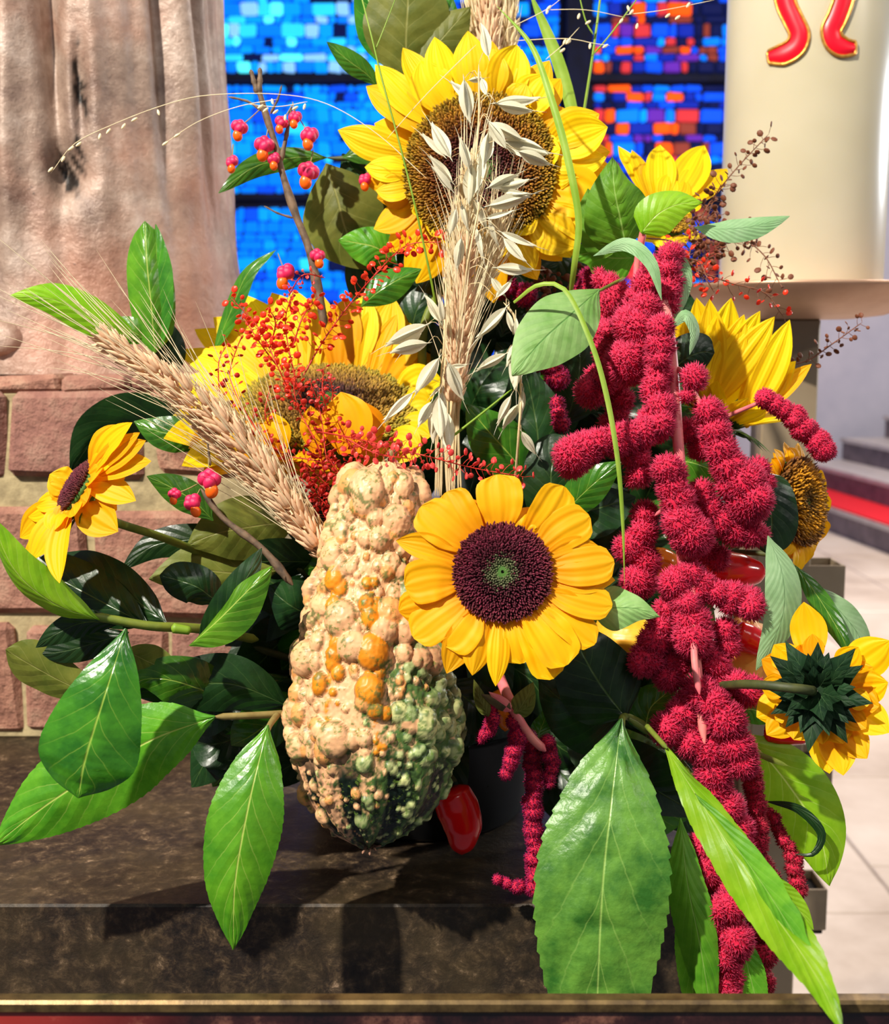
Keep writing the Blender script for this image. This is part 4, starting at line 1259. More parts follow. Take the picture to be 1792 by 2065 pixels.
# dark foliage filling the body of the arrangement, in a few branches
def allowed(x, y):
    if 560 < x < 1500 and 1000 < y < 1560: return True
    if 400 < x < 1480 and 1100 < y < 1480: return True
    if 620 < x < 1500 and 660 < y < 1100: return True
    if 790 < x < 1420 and 540 < y < 700: return True
    if 340 < x < 620 and 1380 < y < 1600: return True
    if 1080 < x < 1420 and 1400 < y < 1700: return True
    return False
fill_lab = [('laurel_branch', 'dark laurel foliage deep in the arrangement, left of the gourd', (500, 1300)),
            ('laurel_branch', 'dark laurel foliage deep in the arrangement, behind the front sunflower and gourd', (900, 1300)),
            ('laurel_branch', 'dark laurel foliage deep in the arrangement, behind the oats and wide sunflower', (900, 850)),
            ('laurel_branch', 'dark laurel foliage deep in the arrangement, behind the crimson amaranth', (1320, 1150))]
fr_ = random.Random(21)
rts = [thing(nm_, lb_, 'branch', tuple(P(*q_, .93))) for nm_, lb_, q_ in fill_lab]
n_f = 0
while n_f < 250:
    x, y = fr_.uniform(380, 1520), fr_.uniform(540, 1700)
    an = math.atan2(y-1180, x-920)+fr_.uniform(-1.1, 1.1)
    L = fr_.uniform(130, 230)
    tx, ty = x+math.cos(an)*L, y+math.sin(an)*L
    if not (allowed(x, y) and allowed(tx, ty)):
        continue
    d0 = fr_.uniform(.985, 1.06) if y < 1000 or ty < 1000 else fr_.uniform(.88, 1.0)
    bi = min(range(4), key=lambda q: (fill_lab[q][2][0]-x)**2+(fill_lab[q][2][1]-y)**2)
    bend = fr_.uniform(-25, 25)
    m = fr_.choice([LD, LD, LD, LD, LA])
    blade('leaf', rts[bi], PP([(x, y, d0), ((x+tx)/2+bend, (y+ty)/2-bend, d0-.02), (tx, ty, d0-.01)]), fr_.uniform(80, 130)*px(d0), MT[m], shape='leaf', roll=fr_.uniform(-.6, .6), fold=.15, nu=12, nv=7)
    n_f += 1
for pts, w_ in (([(900, 760, 1.0), (870, 700, .98), (845, 640, .98)], 90), ([(960, 780, 1.0), (940, 700, .99), (900, 600, .99)], 100), ([(1010, 680, 1.0), (1030, 610, .99), (1060, 545, .99)], 90),
               ([(1120, 700, 1.0), (1120, 620, .99), (1110, 545, .985)], 100), ([(1180, 680, 1.0), (1170, 600, .99), (1150, 530, .985)], 90), ([(1060, 720, 1.0), (1080, 640, .99), (1130, 560, .99)], 90),
               ([(980, 640, 1.02), (1000, 580, 1.0), (1000, 520, 1.0)], 90), ([(960, 620, 1.04), (1040, 570, 1.03), (1130, 530, 1.03)], 120), ([(1060, 610, 1.04), (1130, 560, 1.03), (1220, 520, 1.03)], 110), ([(1090, 480, 1.04), (1130, 520, 1.03), (1190, 540, 1.03)], 90), ([(830, 720, 1.0), (835, 640, .985), (870, 560, .985)], 80), ([(1000, 880, 1.0), (980, 810, .985), (960, 740, .985)], 100),
               ([(1240, 680, 1.0), (1220, 600, .99), (1215, 520, .985)], 90), ([(1300, 700, 1.0), (1330, 600, .99), (1400, 520, .985)], 80), ([(880, 1420, .93), (895, 1520, .885), (925, 1650, .87)], 90), ([(840, 1450, .93), (870, 1540, .90), (905, 1630, .89)], 80),
               ([(700, 1050, .98), (690, 980, .96), (690, 900, .96)], 100), ([(640, 1120, .95), (620, 1060, .94), (600, 990, .94)], 90)):
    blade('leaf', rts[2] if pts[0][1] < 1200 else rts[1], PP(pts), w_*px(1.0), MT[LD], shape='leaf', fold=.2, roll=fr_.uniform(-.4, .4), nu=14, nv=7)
for r_ in rts:
    b0 = Vector(r_.location)
    tube('stem', r_, [tuple(P(880, 1560, .98)), tuple((b0+P(880, 1450, .98))/2), tuple(b0)], .003, MT['stem_dark'], 6)

# ------------------------------------------------------------------ dish and foam that hold the stems
MT['pot'] = plain('black_glazed_dish', srgb(10, 10, 12), .5)
MT['foam'] = plain('dark_green_floral_foam', srgb(14, 28, 16), .95, srgb(24, 42, 22), 200, .5)
pc = at_wall(850, 1700, .985)
pot = thing('black_dish', 'black dish holding the flower arrangement on the stone ledge, in deep shade', 'dish', (pc.x, .985, 0.0005))
v, f = lathe_geo([(.001, 0), (.080, 0), (.084, .004), (.096, .075), (.099, .08), (.096, .08), (.082, .012), (.001, .012)], 56, (pc.x, .985, .0005))
part('bowl', pot, v, f, MT['pot'])
v, f = lathe_geo([(.001, 0.0), (.078, 0.0), (.088, .03), (.09, .12), (.08, .19), (.05, .215), (.001, .22)], 40, (pc.x, .985, .0125))
v = np.array(v)
v[:, :2] += nrs.randn(len(v), 2)*.0012
part('floral_foam', pot, v, f, MT['foam'])

# ------------------------------------------------------------------ amaranth
def fuzz_geo(blobs, spacing, length):
    """bristles over a set of blobs [(centre, radius)], as one mass"""
    V, Cc, Nn, L = [], [], [], []
    for ci, (c, r) in enumerate(blobs):
        n = int(4*math.pi*r*r/(spacing*spacing))
        k = np.arange(n)+.5
        z = 1-2*k/n
        ph = k*2.39996+ci
        dr = np.stack([np.sqrt(1-z*z)*np.cos(ph), np.sqrt(1-z*z)*np.sin(ph), z], -1)
        dr += nrs.randn(n, 3)*.12
        dr /= np.linalg.norm(dr, axis=1)[:, None]
        keep = dr @ np.array(FWD) < .45
        dr = dr[keep]
        base = np.array(c)+dr*r*.93
        ok = np.ones(len(base), bool)
        for cj, (c2, r2) in enumerate(blobs):
            if cj != ci and (Vector(c2)-Vector(c)).length < r+r2:
                ok &= np.linalg.norm(base-np.array(c2), axis=1) > r2*.9
        V.append(base[ok]); Nn.append(dr[ok])
    base, nn = np.vstack(V), np.vstack(Nn)
    n = len(base)
    nn2 = nn+nrs.randn(n, 3)*.28
    nn2 /= np.linalg.norm(nn2, axis=1)[:, None]
    t1 = np.cross(nn2, nrs.randn(n, 3)); t1 /= np.linalg.norm(t1, axis=1)[:, None]
    t2 = np.cross(nn2, t1)
    ln = length*(.6+.8*nrs.rand(n))[:, None]
    w = spacing*.42
    pts = [base-nn2*ln*.3+t1*w, base-nn2*ln*.3-t1*.5*w+t2*.87*w, base-nn2*ln*.3-t1*.5*w-t2*.87*w, base+nn2*ln]
    v = np.stack(pts, 1).reshape(-1, 3)
    o = np.arange(n)[:, None]*4
    f = np.vstack([np.concatenate([o, o+1, o+3], 1), np.concatenate([o+1, o+2, o+3], 1), np.concatenate([o+2, o, o+3], 1)])
    return v, f, n

C_MAIN = (srgb(206, 0, 64), srgb(252, 84, 126))
C_DEEP = (srgb(130, 4, 62), srgb(214, 48, 112))
C_ROSE = (srgb(170, 16, 50), srgb(222, 78, 96))
def amaranth(label, root_px, strands, stems, cols=C_MAIN, spacing=4.4, blen=9, fat=1.0, sd=.8):
    root = thing('amaranth', label, 'flower', tuple(P(*root_px)))
    for pts, r in stems:
        tube('stem', root, PP(pts), [r*px(pts[0][2]), r*.8*px(pts[-1][2])], MT['stem_pink'], 9, None)
    for si, s in enumerate(strands):
        d = s[0][3] if len(s[0]) > 3 else sd
        uu = px(d)
        ctrl = np.array([(*P(q[0], q[1], d), q[2]*uu*fat) for q in s])
        L = np.linalg.norm(np.diff(ctrl[:, :3], axis=0), axis=1).sum()
        mr = ctrl[:, 3].mean()
        n = max(2, int(L/(mr*.95))+1)
        q = spline(ctrl, n) if len(s) > 1 else ctrl
        blobs = []
        for c in q:
            j = nrs.randn(3)*mr*.14
            blobs.append((tuple(c[:3]+j), c[3]*(.88+.24*nrs.rand())))
            if mr > 22*uu and nrs.rand() < .75:
                dr = nrs.randn(3); dr /= np.linalg.norm(dr)
                blobs.append((tuple(c[:3]+dr*c[3]*.55), c[3]*(.55+.25*nrs.rand())))
        # core: one skin of joined lumps
        g = []
        for c, r in blobs:
            v, f = ball_geo(14, 9, r*.9)
            g.append((v+np.array(c), f))
        v, f = join_geo(g)
        core = part('tassel', root, v, f, MT['core'], kind='stuff')
        v, f, nb = fuzz_geo(blobs, spacing*uu, blen*uu)
        b, t = np.array(cols[0][:3]), np.array(cols[1][:3])
        kk = (.75+.5*nrs.rand(nb))[:, None]
        tint = np.stack([b*kk*.8, b*kk*.8, b*kk*.8, t*kk], 1).reshape(-1, 3)
        part('florets', core, v, f, MT['fuzz'], tint=np.clip(tint, 0, 1), kind='stuff', smooth=False)
    return root

amaranth('large crimson amaranth with clumped fuzzy tassels hanging down the right side', (1360, 900, .84), [
    [(1350, 515, 24, .83), (1352, 565, 27, .83), (1338, 622, 28, .82)],
    [(1318, 545, 26, .85), (1300, 590, 34, .84), (1280, 640, 36, .83)],
    [(1205, 560, 18, .88), (1235, 590, 28, .87), (1215, 650, 30, .86)],
    [(1300, 620, 30, .82), (1262, 670, 38, .81), (1300, 690, 36, .81), (1272, 742, 46, .80)],
    [(1218, 670, 28, .85), (1230, 730, 32, .84), (1192, 790, 32, .83)],
    [(1330, 660, 24, .80), (1325, 720, 28, .79), (1322, 770, 30, .785), (1330, 815, 34, .78), (1320, 850, 40, .78)],
    [(1330, 860, 24, .79), (1290, 870, 32, .785), (1235, 890, 30, .78), (1190, 905, 32, .775), (1152, 922, 38, .77)],
    [(1235, 760, 28, .86), (1250, 815, 26, .86), (1235, 860, 26, .86)],
    [(1275, 890, 28, .80), (1278, 955, 27, .80)],
    [(1396, 765, 26, .80), (1385, 800, 14, .80)],
    [(1428, 835, 28, .80), (1440, 880, 30, .79), (1470, 930, 38, .785), (1495, 975, 40, .78), (1510, 1010, 42, .775)],
    [(1390, 870, 22, .82), (1410, 900, 24, .82)],
    [(1530, 945, 24, .82), (1545, 975, 20, .82)],
    [(1352, 940, 34, .785), (1366, 1000, 36, .78), (1380, 1050, 38, .775), (1402, 1085, 42, .77)],
    [(1418, 1000, 25, .81), (1440, 1040, 28, .80), (1480, 1062, 34, .79), (1518, 1078, 32, .785)],
    [(1302, 1040, 26, .82), (1285, 1080, 30, .81), (1265, 1115, 32, .81), (1300, 1110, 36, .80), (1290, 1170, 34, .79)],
    [(1420, 1110, 30, .83), (1445, 1125, 26, .83)],
    [(1385, 1150, 30, .79), (1365, 1200, 32, .785), (1400, 1245, 36, .78), (1395, 1290, 42, .77)],
    [(1415, 1190, 28, .79), (1460, 1200, 28, .785), (1510, 1214, 34, .78)],
    [(1340, 1225, 28, .80), (1318, 1280, 30, .79), (1304, 1335, 34, .785)],
    [(1345, 1290, 26, .80), (1358, 1350, 34, .79), (1350, 1372, 30, .79)],
    [(1455, 1270, 28, .80), (1470, 1295, 28, .80), (1435, 1335, 38, .775), (1452, 1368, 38, .775)],
    [(1480, 1380, 26, .79), (1510, 1395, 28, .785)],
    [(1410, 1400, 36, .79), (1370, 1445, 40, .78), (1350, 1482, 34, .775)],
    [(1440, 1420, 36, .78), (1465, 1460, 40, .77), (1488, 1500, 38, .77), (1500, 1535, 30, .77)]],
    [([(1300, 450, .86), (1285, 520, .87), (1278, 600, .87)], 7), ([(1330, 560, .83), (1352, 700, .815), (1366, 880, .80), (1372, 960, .80), (1372, 1100, .80), (1400, 1300, .79), (1420, 1500, .78)], 12),
     ([(1366, 740, .81), (1390, 775, .80), (1420, 830, .80)], 6), ([(1372, 1000, .80), (1320, 1040, .81)], 5), ([(1395, 1170, .79), (1400, 1330, .775), (1410, 1400, .77)], 8)])
amaranth('lower half of the crimson tassels trailing down to the edge strip, very fuzzy', (1430, 1540, .80), [
    [(1400, 1490, 38, .79), (1428, 1540, 38, .78), (1440, 1590, 36, .775), (1462, 1630, 38, .77), (1478, 1668, 34, .77)],
    [(1408, 1710, 34, .79), (1432, 1755, 40, .78), (1470, 1790, 36, .775), (1480, 1720, 34, .78)],
    [(1484, 1800, 30, .775), (1448, 1835, 38, .77), (1440, 1865, 34, .77), (1482, 1900, 34, .77), (1452, 1935, 32, .77), (1466, 1985, 32, .77), (1460, 2050, 30, .77)]],
    [([(1420, 1480, .80), (1450, 1650, .79), (1460, 1850, .785)], 8)])
amaranth('slender rose pink amaranth strand right of the long lime leaf, ending in curled knots', (1520, 1560, .83), [
    [(1512, 1545, 22, .81), (1522, 1600, 20, .81), (1526, 1660, 20, .81), (1530, 1720, 20, .81), (1545, 1770, 20, .81)],
    [(1522, 1830, 22, .81), (1540, 1868, 28, .805), (1566, 1905, 27, .80), (1536, 1925, 28, .80), (1525, 1960, 22, .80), (1545, 1985, 22, .80)],
    [(1552, 1640, 13, .82), (1578, 1690, 14, .82), (1600, 1740, 15, .82), (1610, 1792, 17, .82)],
    [(1535, 1740, 16, .83), (1555, 1765, 14, .83)]],
    [([(1500, 1500, .82), (1522, 1640, .815), (1535, 1850, .815)], 5)], cols=C_ROSE, blen=6)
amaranth('single crimson amaranth tassel reaching out right of the lemon yellow sunflower', (1540, 805, .84), [
    [(1544, 806, 20, .85), (1580, 826, 22, .84), (1612, 856, 24, .835), (1640, 885, 25, .83), (1662, 908, 24, .825)]], [([(1440, 850, .88), (1544, 806, .85)], 5)], cols=C_MAIN, blen=5)
amaranth('thin magenta amaranth with drooping strands below the front sunflower', (1010, 1380, .85), [
    [(992, 1425, 12, .80), (988, 1465, 15, .80), (968, 1490, 9, .80)],
    [(1038, 1440, 14, .80), (1040, 1500, 18, .80), (1020, 1560, 12, .80)],
    [(1062, 1490, 20, .82), (1075, 1560, 20, .82), (1072, 1640, 19, .82), (1078, 1720, 20, .82), (1080, 1790, 20, .82)],
    [(1078, 1795, 17, .82), (1045, 1788, 13, .82), (1000, 1775, 11, .82)],
    [(1100, 1500, 15, .81), (1112, 1540, 15, .81), (1106, 1580, 12, .81)]],
    [([(1005, 1360, .83), (1035, 1430, .80), (1065, 1480, .80), (1100, 1515, .80)], 11)], cols=C_DEEP, blen=4.5, spacing=3.8)
amaranth('small crimson amaranth pieces in the shade between the pale leaf and the centre foliage', (1110, 730, .92), [
    [(1010, 580, 26, .95), (1052, 595, 24, .95)], [(1098, 735, 26, .92), (1130, 762, 24, .92)], [(1122, 815, 15, .90), (1130, 855, 16, .90)], [(1190, 560, 24, .93), (1170, 610, 22, .93)]], [([(1150, 700, .94), (1100, 740, .93)], 4)], cols=C_DEEP, blen=6)
ar = thing('amaranth_bracts', 'small reddish green leaves around the thin magenta amaranth stem', 'leaf', tuple(P(1020, 1400, .81)))
for pts, w_, m in (([(1030, 1430), (1000, 1415), (970, 1400)], 26, 'dry_leaf'), ([(1040, 1440), (1060, 1410), (1075, 1375)], 46, 'olive'), ([(985, 1445), (968, 1410), (955, 1370)], 28, 'olive'), ([(1030, 1435), (1010, 1415), (985, 1395)], 24, 'stem_pink'), ([(1035, 1436), (1060, 1428), (1080, 1400)], 34, 'olive')):
    blade('leaf', ar, PP(pts, .795), w_*px(.8), MT[m], shape='ovate', fold=.3, nu=10, nv=7)

# ------------------------------------------------------------------ dry grain ears
def husk_geo():
    """one spikelet: three pointed grains side by side, unit length along +Z"""
    g = []
    for s, sp, ln in ((0, .0, 1.0), (-1, .30, .9), (1, .30, .9)):
        b, f = ball_geo(7, 6, 1.0)
        v = b*np.array([.15, .12, .5*ln])
        v[:, 2] += .5*ln
        tz = v[:, 2]/ln
        v[:, :2] *= (1.15-.65*tz)[:, None]
        v[:, 0] += s*(.10+sp*tz*.6)
        v[:, 1] += .06*(s == 0)
        g.append((v, f))
    return join_geo(g)
hv, hf = husk_geo()
HUSK = mesh_data('spikelet', hv, hf, MT['grain'])
HUSK_S = mesh_data('spikelet', hv, hf, MT['straw'])

def needles(segs, r0, r1):
    """thin three sided needles: list of point lists"""
    g = []
    for s in segs:
        g.append(tube_geo(s, [r0, (r0+r1)/2, r1], 3, 6))
    return join_geo(g)

def ear(label, pts, d, rad_px, n, awn, awn_spread=.22, stem_pts=None, me=HUSK, sz=34, nawn=2, name='grain_ear', group=None, up=.55):
    u = px(d)
    c = spline(PP(pts, d), n)
    T = np.gradient(c, axis=0); T /= np.linalg.norm(T, axis=1)[:, None]
    root = thing(name, label, 'dried grain', tuple(c[0]), group)
    tube('stem', root, np.vstack([PP(stem_pts, d+.005) if stem_pts else c[:1]-T[:1]*40*u, c[:1], c[-1:]]) if stem_pts else np.vstack([c[:1]-T[:1]*60*u, c]), [3.2*u, 2.6*u], MT['straw'], 6)
    aw = []
    for i in range(n):
        t = i/(n-1)
        fat = rad_px*u*math.sin(math.pi*min(1, .14+.8*t))**.6
        for k_ in range(4):
            ang = k_*math.pi/2+(i % 2)*math.pi/4+rnd.uniform(-.2, .2)
            A = Vector(T[i]).cross(-FWD).normalized()
            B = Vector(T[i]).cross(A)
            out = A*math.cos(ang)+B*math.sin(ang)
            pos = Vector(c[i])+out*fat*.35
            dr = (Vector(T[i])+out*up*rnd.uniform(.7, 1.2)).normalized()
            place('spikelet', root, me, aim(pos, dr, sz*u*rnd.uniform(.85, 1.15), roll=rnd.uniform(-.5, .5), hint=out))
            for _ in range(nawn if t > .15 else 1):
                dv = (Vector(T[i])+out*awn_spread*rnd.uniform(.3, 1.5)+A*rnd.uniform(-.08, .08)).normalized()
                s0 = pos+dr*sz*u*.8
                L = awn*u*rnd.uniform(.7, 1.15)
                aw.append([tuple(s0), tuple(s0+dv*L*.5+out*L*.01), tuple(s0+dv*L+out*L*rnd.uniform(-.02, .07))])
    v, f = needles(aw, 1.25*u, .5*u)
    part('awns', root, v, f, MT['awn'], kind='stuff')
    return root

ear('large pinkish bearded grain ear leaning far left over the statue plinth', [(640, 1100), (560, 990), (470, 880), (360, 785), (218, 688)], .80, 44, 26, 270, .30, me=HUSK, sz=42, nawn=1)
ear('pinkish bearded grain ear lying below the large left one', [(655, 1120), (560, 1020), (470, 930), (400, 850)], .815, 24, 20, 150, .10, me=HUSK, sz=30, nawn=1)
ear('slim straw coloured grain ear on the right side of the left bundle', [(665, 1100), (590, 1000), (510, 890), (450, 820)], .812, 16, 18, 110, .08, me=HUSK_S, sz=28, nawn=1)
ear('upright pinkish grain ear in the middle of the central dry bundle', [(915, 810), (925, 700), (935, 600), (940, 500)], .86, 30, 22, 150, .30, me=HUSK, sz=34, nawn=2)
ear('upright straw grain ear behind the oats, left side of the central bundle', [(915, 640), (920, 540), (935, 440), (950, 330)], .875, 20, 18, 120, .12, me=HUSK_S, sz=32, nawn=1)
ear('straw grain ear leaning right at the back of the central bundle', [(950, 620), (985, 530), (1005, 440)], .88, 18, 14, 130, .15, me=HUSK_S, sz=32, nawn=1)
ear('pinkish grain ear rising above the top sunflower at the upper edge', [(985, 150), (985, 60), (985, -40)], 1.0, 30, 12, 110, .15, me=HUSK, sz=40, nawn=1)
ear('straw coloured grain ear beside the pinkish one at the upper edge', [(1020, 140), (1020, 40), (1015, -60)], 1.01, 24, 12, 90, .1, me=HUSK_S, sz=40, nawn=1)
ear('straw coloured grain ear left of the pinkish one at the upper edge', [(962, 140), (960, 40), (955, -60)], 1.01, 20, 12, 90, .1, me=HUSK_S, sz=36, nawn=1)
st_ = thing('straw_bundle', 'bundle of straight straw stalks gathered in the central dry bundle', 'straw', tuple(P(915, 900, .87)))
for i in range(22):
    x0 = rnd.uniform(880, 925); x1 = rnd.uniform(900, 985)
    tube('stalk', st_, PP([(x0+rnd.uniform(-8, 8), 1000, .885), (x0, 850, .88), ((x0+x1)/2, 700, .875+rnd.uniform(0, .012)), (x1, rnd.uniform(470, 560), .88)]), 2.2*px(.87), MT['straw'], 5)
sl_ = thing('straw_bundle', 'straw stalks under the large leaning grain ear at the left', 'straw', tuple(P(660, 1130, .83)))
for i in range(12):
    o_ = rnd.uniform(-22, 22)
    tube('stalk', sl_, PP([(680+o_*.3, 1150, .84), (600+o_*.7, 1040+o_*.2, .825), (500+o_, 900-o_*.5, .82)]), 2.0*px(.82), MT['straw'], 5)

# oats
def glume(w_, ln, open_, dy):
    v, f, uv = blade_geo([(0, dy, 0), (open_*.6, dy, ln*.5), (open_*.4, dy, ln)], w_, hint=(1, 0, 0), shape='leaf', cup=.9, fold=.1, nu=10, nv=7)
    return v, f
og = [glume(.30, 1.0, .10, 0), None]
v2, f2 = glume(.28, .96, .10, 0)
v2 = v2*np.array([-1, 1, 1])
b3, f3 = ball_geo(6, 6, 1)
b3 = b3*np.array([.05, .07, .40])+np.array([0, 0, .42])
n4 = tube_geo([(0, 0, -.12), (0, 0, 0), (0, .01, .1)], [.012, .016, .01], 4, 4)
n5 = tube_geo([(0, 0, .8), (.02, .02, 1.1), (.05, .02, 1.35)], [.012, .008, .004], 3, 4)
ov, of = join_geo([og[0], (v2, f2[:, ::-1]), (b3, f3), n4, n5])
OAT = mesh_data('oat_spikelet', ov, of, MT['oat'])
oat_sets = {
 'upper oat spikelets hanging before the disc of the top sunflower': [
  (985, 115, 970, 42), (935, 160, 948, 255), (955, 205, 903, 160), (945, 162, 980, 158), (970, 158, 983, 195), (1000, 208, 1095, 198), (1003, 210, 1080, 226), (985, 245, 1025, 305), (990, 247, 1065, 290),
  (1010, 285, 1115, 312), (1045, 305, 1115, 335), (908, 318, 865, 240), (895, 315, 845, 265), (912, 368, 860, 308), (912, 385, 868, 330), (985, 378, 1050, 350), (1000, 378, 1072, 362), (1010, 385, 1070, 392), (985, 415, 1078, 392)],
 'middle oat spikelets crowded at the neck of the central dry bundle': [
  (980, 440, 1040, 425), (1010, 468, 1085, 500), (1015, 480, 1063, 532), (1000, 540, 1080, 545), (920, 420, 905, 480), (930, 410, 945, 470), (955, 400, 985, 470), (960, 460, 975, 530), (985, 440, 1005, 500), (930, 480, 920, 550), (970, 300, 960, 400), (950, 330, 945, 420), (1000, 600, 1035, 560), (945, 340, 925, 270), (975, 330, 990, 255), (990, 560, 1020, 600)],
 'lower oat spikelets hanging around the foot of the central dry bundle': [
  (888, 650, 855, 590), (892, 650, 885, 590), (1020, 620, 955, 690), (1022, 628, 1038, 680), (860, 655, 770, 700), (862, 692, 780, 712), (850, 665, 805, 715), (885, 722, 832, 800), (902, 730, 935, 812), (890, 778, 865, 802),
  (1020, 713, 955, 750), (1050, 687, 1018, 743), (1045, 700, 1038, 795), (832, 792, 768, 855), (1030, 798, 1000, 862), (1045, 815, 1010, 870), (1055, 788, 1048, 850), (1051, 870, 1082, 920), (892, 790, 870, 900), (885, 800, 890, 895), (870, 810, 840, 865), (900, 830, 905, 920), (1040, 640, 1045, 700), (905, 740, 945, 735)]}
for k_, (lab, lst) in enumerate(oat_sets.items()):
    d = .835
    root = thing('oat_stalk', lab, 'dried oats', tuple(P(940, 600+100*k_, d)))
    spine = [[(935, 480, d+.01), (955, 350, d), (965, 240, d), (965, 130, d)], [(925, 640, d+.02), (945, 520, d), (965, 420, d), (985, 330, d)], [(915, 980, d+.03), (890, 800, d+.01), (895, 690, d), (900, 560, d+.01)]][k_]
    tube('stem', root, PP(spine), 2.2*px(d), MT['straw'], 6)
    if k_ == 2:
        tube('stem', root, PP([(1035, 1010, d+.03), (1045, 880, d), (1050, 780, d), (1040, 650, d), (1015, 610, d)]), 2.6*px(d), MT['straw'], 6)
    sp = spline(PP(spine), 40)
    if k_ == 2: sp = np.vstack([sp, spline(PP([(1035, 1010, d+.03), (1045, 880, d), (1050, 780, d), (1040, 650, d), (1015, 610, d)]), 40)])
    pd = []
    for (bx, by, tx, ty) in lst:
        dd = d+rnd.uniform(-.012, .008)
        b, t = P(bx, by, dd), P(tx, ty, dd+rnd.uniform(-.008, .008))
        L = (t-b).length*.95
        place('oat_spikelet', root, OAT, aim(b, t-b, (L*1.05, L*1.05, L), roll=rnd.uniform(-.9, .9)))
        near = sp[np.argmin(np.linalg.norm(sp-np.array(b), axis=1))]
        m_ = (Vector(near)+b)/2+UPV*.006
        pd.append([tuple(near), tuple(m_), tuple(b)])
    v, f = needles(pd, .9*px(d), .7*px(d))
    part('pedicels', root, v, f, MT['straw'], kind='stuff')

# ------------------------------------------------------------------ spindle tree twigs
lobe = []
for q in range(4):
    b, f = ball_geo(12, 8, 1)
    a_ = q*math.pi/2+.4
    b = b*np.array([.52, .52, .62])
    lobe.append((b+np.array([math.cos(a_)*.42, math.sin(a_)*.42, 0]), f))
cv, cf = join_geo(lobe)
CAPS = mesh_data('capsule', cv, cf, MT['capsule'])
b, f = ball_geo(10, 8, 1)
ARIL = mesh_data('seed', b*np.array([.36, .3, .42]), f, MT['aril'])
def berries(label, root_px, stems, spots, d, twigs=()):
    root = thing('spindle_twig', label, 'berry twig', tuple(P(*root_px)))
    for pts, r in stems:
        tube('stem', root, PP(pts, d), [r*px(d), r*.6*px(d)], MT['twig'], 8, knob=.35)
    for (x, y, r, fx, fy) in spots:
        c = P(x, y, d-.004)
        pd = [tuple(P(fx, fy, d)), tuple((P(fx, fy, d)+c)/2-UPV*.0005), tuple(c)]
        cap = place('fruit_capsule', root, CAPS, aim(c, cam_dir(rnd.uniform(-.5, .5), .6, .6), r*.86*px(d)))
        sd_ = P(x+rnd.uniform(-.3, .3)*r, y+.8*r, d-.006)
        place('seed', root, ARIL, aim(sd_, cam_dir(rnd.uniform(-.3, .3), 1, .2), r*1.25*px(d)))
        tube('pedicel', root, pd, 1.3*px(d), MT['stem_tan'], 5)
    return root
berries('spindle twig with pink and orange fruits standing before the blue window', (640, 600, .95),
        [([(655, 660), (640, 580), (622, 500), (595, 430), (568, 345), (558, 300), (540, 245), (520, 175)], 9), ([(565, 330), (578, 270), (588, 215)], 5), ([(520, 190), (512, 165), (505, 140)], 6), ([(522, 190), (524, 160), (524, 136)], 6), ([(592, 440), (560, 430), (532, 415)], 2.5),
         ([(545, 230), (560, 200), (568, 172)], 3), ([(530, 225), (500, 205), (460, 195)], 3)],
        [(483, 256, 22, 530, 215), (533, 292, 26, 545, 240), (568, 246, 18, 590, 210), (595, 236, 18, 590, 205), (624, 272, 24, 590, 215), (468, 326, 18, 470, 290), (622, 345, 28, 632, 300), (736, 362, 18, 745, 330), (640, 515, 20, 625, 490), (576, 550, 26, 560, 510), (552, 320, 18, 565, 320)], .95)
berries('spindle twig with three magenta fruits below the large leaning grain ear', (520, 1110, .80),
        [([(590, 1180), (530, 1108), (450, 1045), (405, 985)], 8), ([(424, 940), (420, 905), (418, 890)], 2.5)], [(422, 966, 30, 420, 920), (352, 996, 17, 400, 975), (388, 1012, 24, 404, 985)], .80)

# ------------------------------------------------------------------ dyed cress sprays
def pod_mesh(mat):
    b, f = ball_geo(8, 4, 1)
    return mesh_data('seed_pod', b*np.array([.5, .14, .56])+np.array([0, 0, .4]), f, mat)
PODS = {m: pod_mesh(MT[m]) for m in ('pod_red', 'pod_rose', 'pod_brown', 'pod_crimson')}
def spray(label, paths, d, pod, stem, n_per_px=.16, pod_px=11, ped=16, group=None):
    root = thing('cress_spray', label, 'dried spray', tuple(P(*paths[0][0], d)), group)
    tot = 0
    for ps in paths:
        p = PP([(q[0], q[1], d+rnd.uniform(-.01, .01)) for q in ps])
        L = sum(math.dist(a, b) for a, b in zip(ps, ps[1:]))
        tube('stem', root, p, [1.8*px(d), 1.1*px(d)], MT[stem], 5)
        n = int(L*n_per_px)
        c = spline(p, n+2)
        T = np.gradient(c, axis=0); T /= np.linalg.norm(T, axis=1)[:, None]
        pd = []
        for i in range(int(n*.12), n+2):
            A = Vector(T[i]).cross(-FWD).normalized()
            B = Vector(T[i]).cross(A)
            an = i*2.4+rnd.uniform(-.4, .4)
            out = A*math.cos(an)+B*math.sin(an)*.8
            l_ = ped*px(d)*rnd.uniform(.7, 1.5)*(1-.4*i/(n+2))
            e = Vector(c[i])+(out+Vector(T[i])*rnd.uniform(.2, .9))*l_
            pd.append([tuple(c[i]), tuple((Vector(c[i])+e)/2+out*l_*.15), tuple(e)])
            if tot < 290:
                place('seed_pod', root, PODS[pod], aim(e, out+UPV*.2, pod_px*px(d)*rnd.uniform(.65, 1.15), roll=rnd.uniform(-1.2, 1.2)))
                tot += 1
        v, f = needles(pd, .8*px(d), .6*px(d))
        part('pedicels', root, v, f, MT[stem], kind='stuff')
    return root
spray('bright red dyed cress spray reaching up right to the top sunflower', [[(610, 760), (650, 690), (700, 620), (760, 550), (820, 495), (895, 488)]], .88, 'pod_red', 'stem_red', .22, 14, 20)
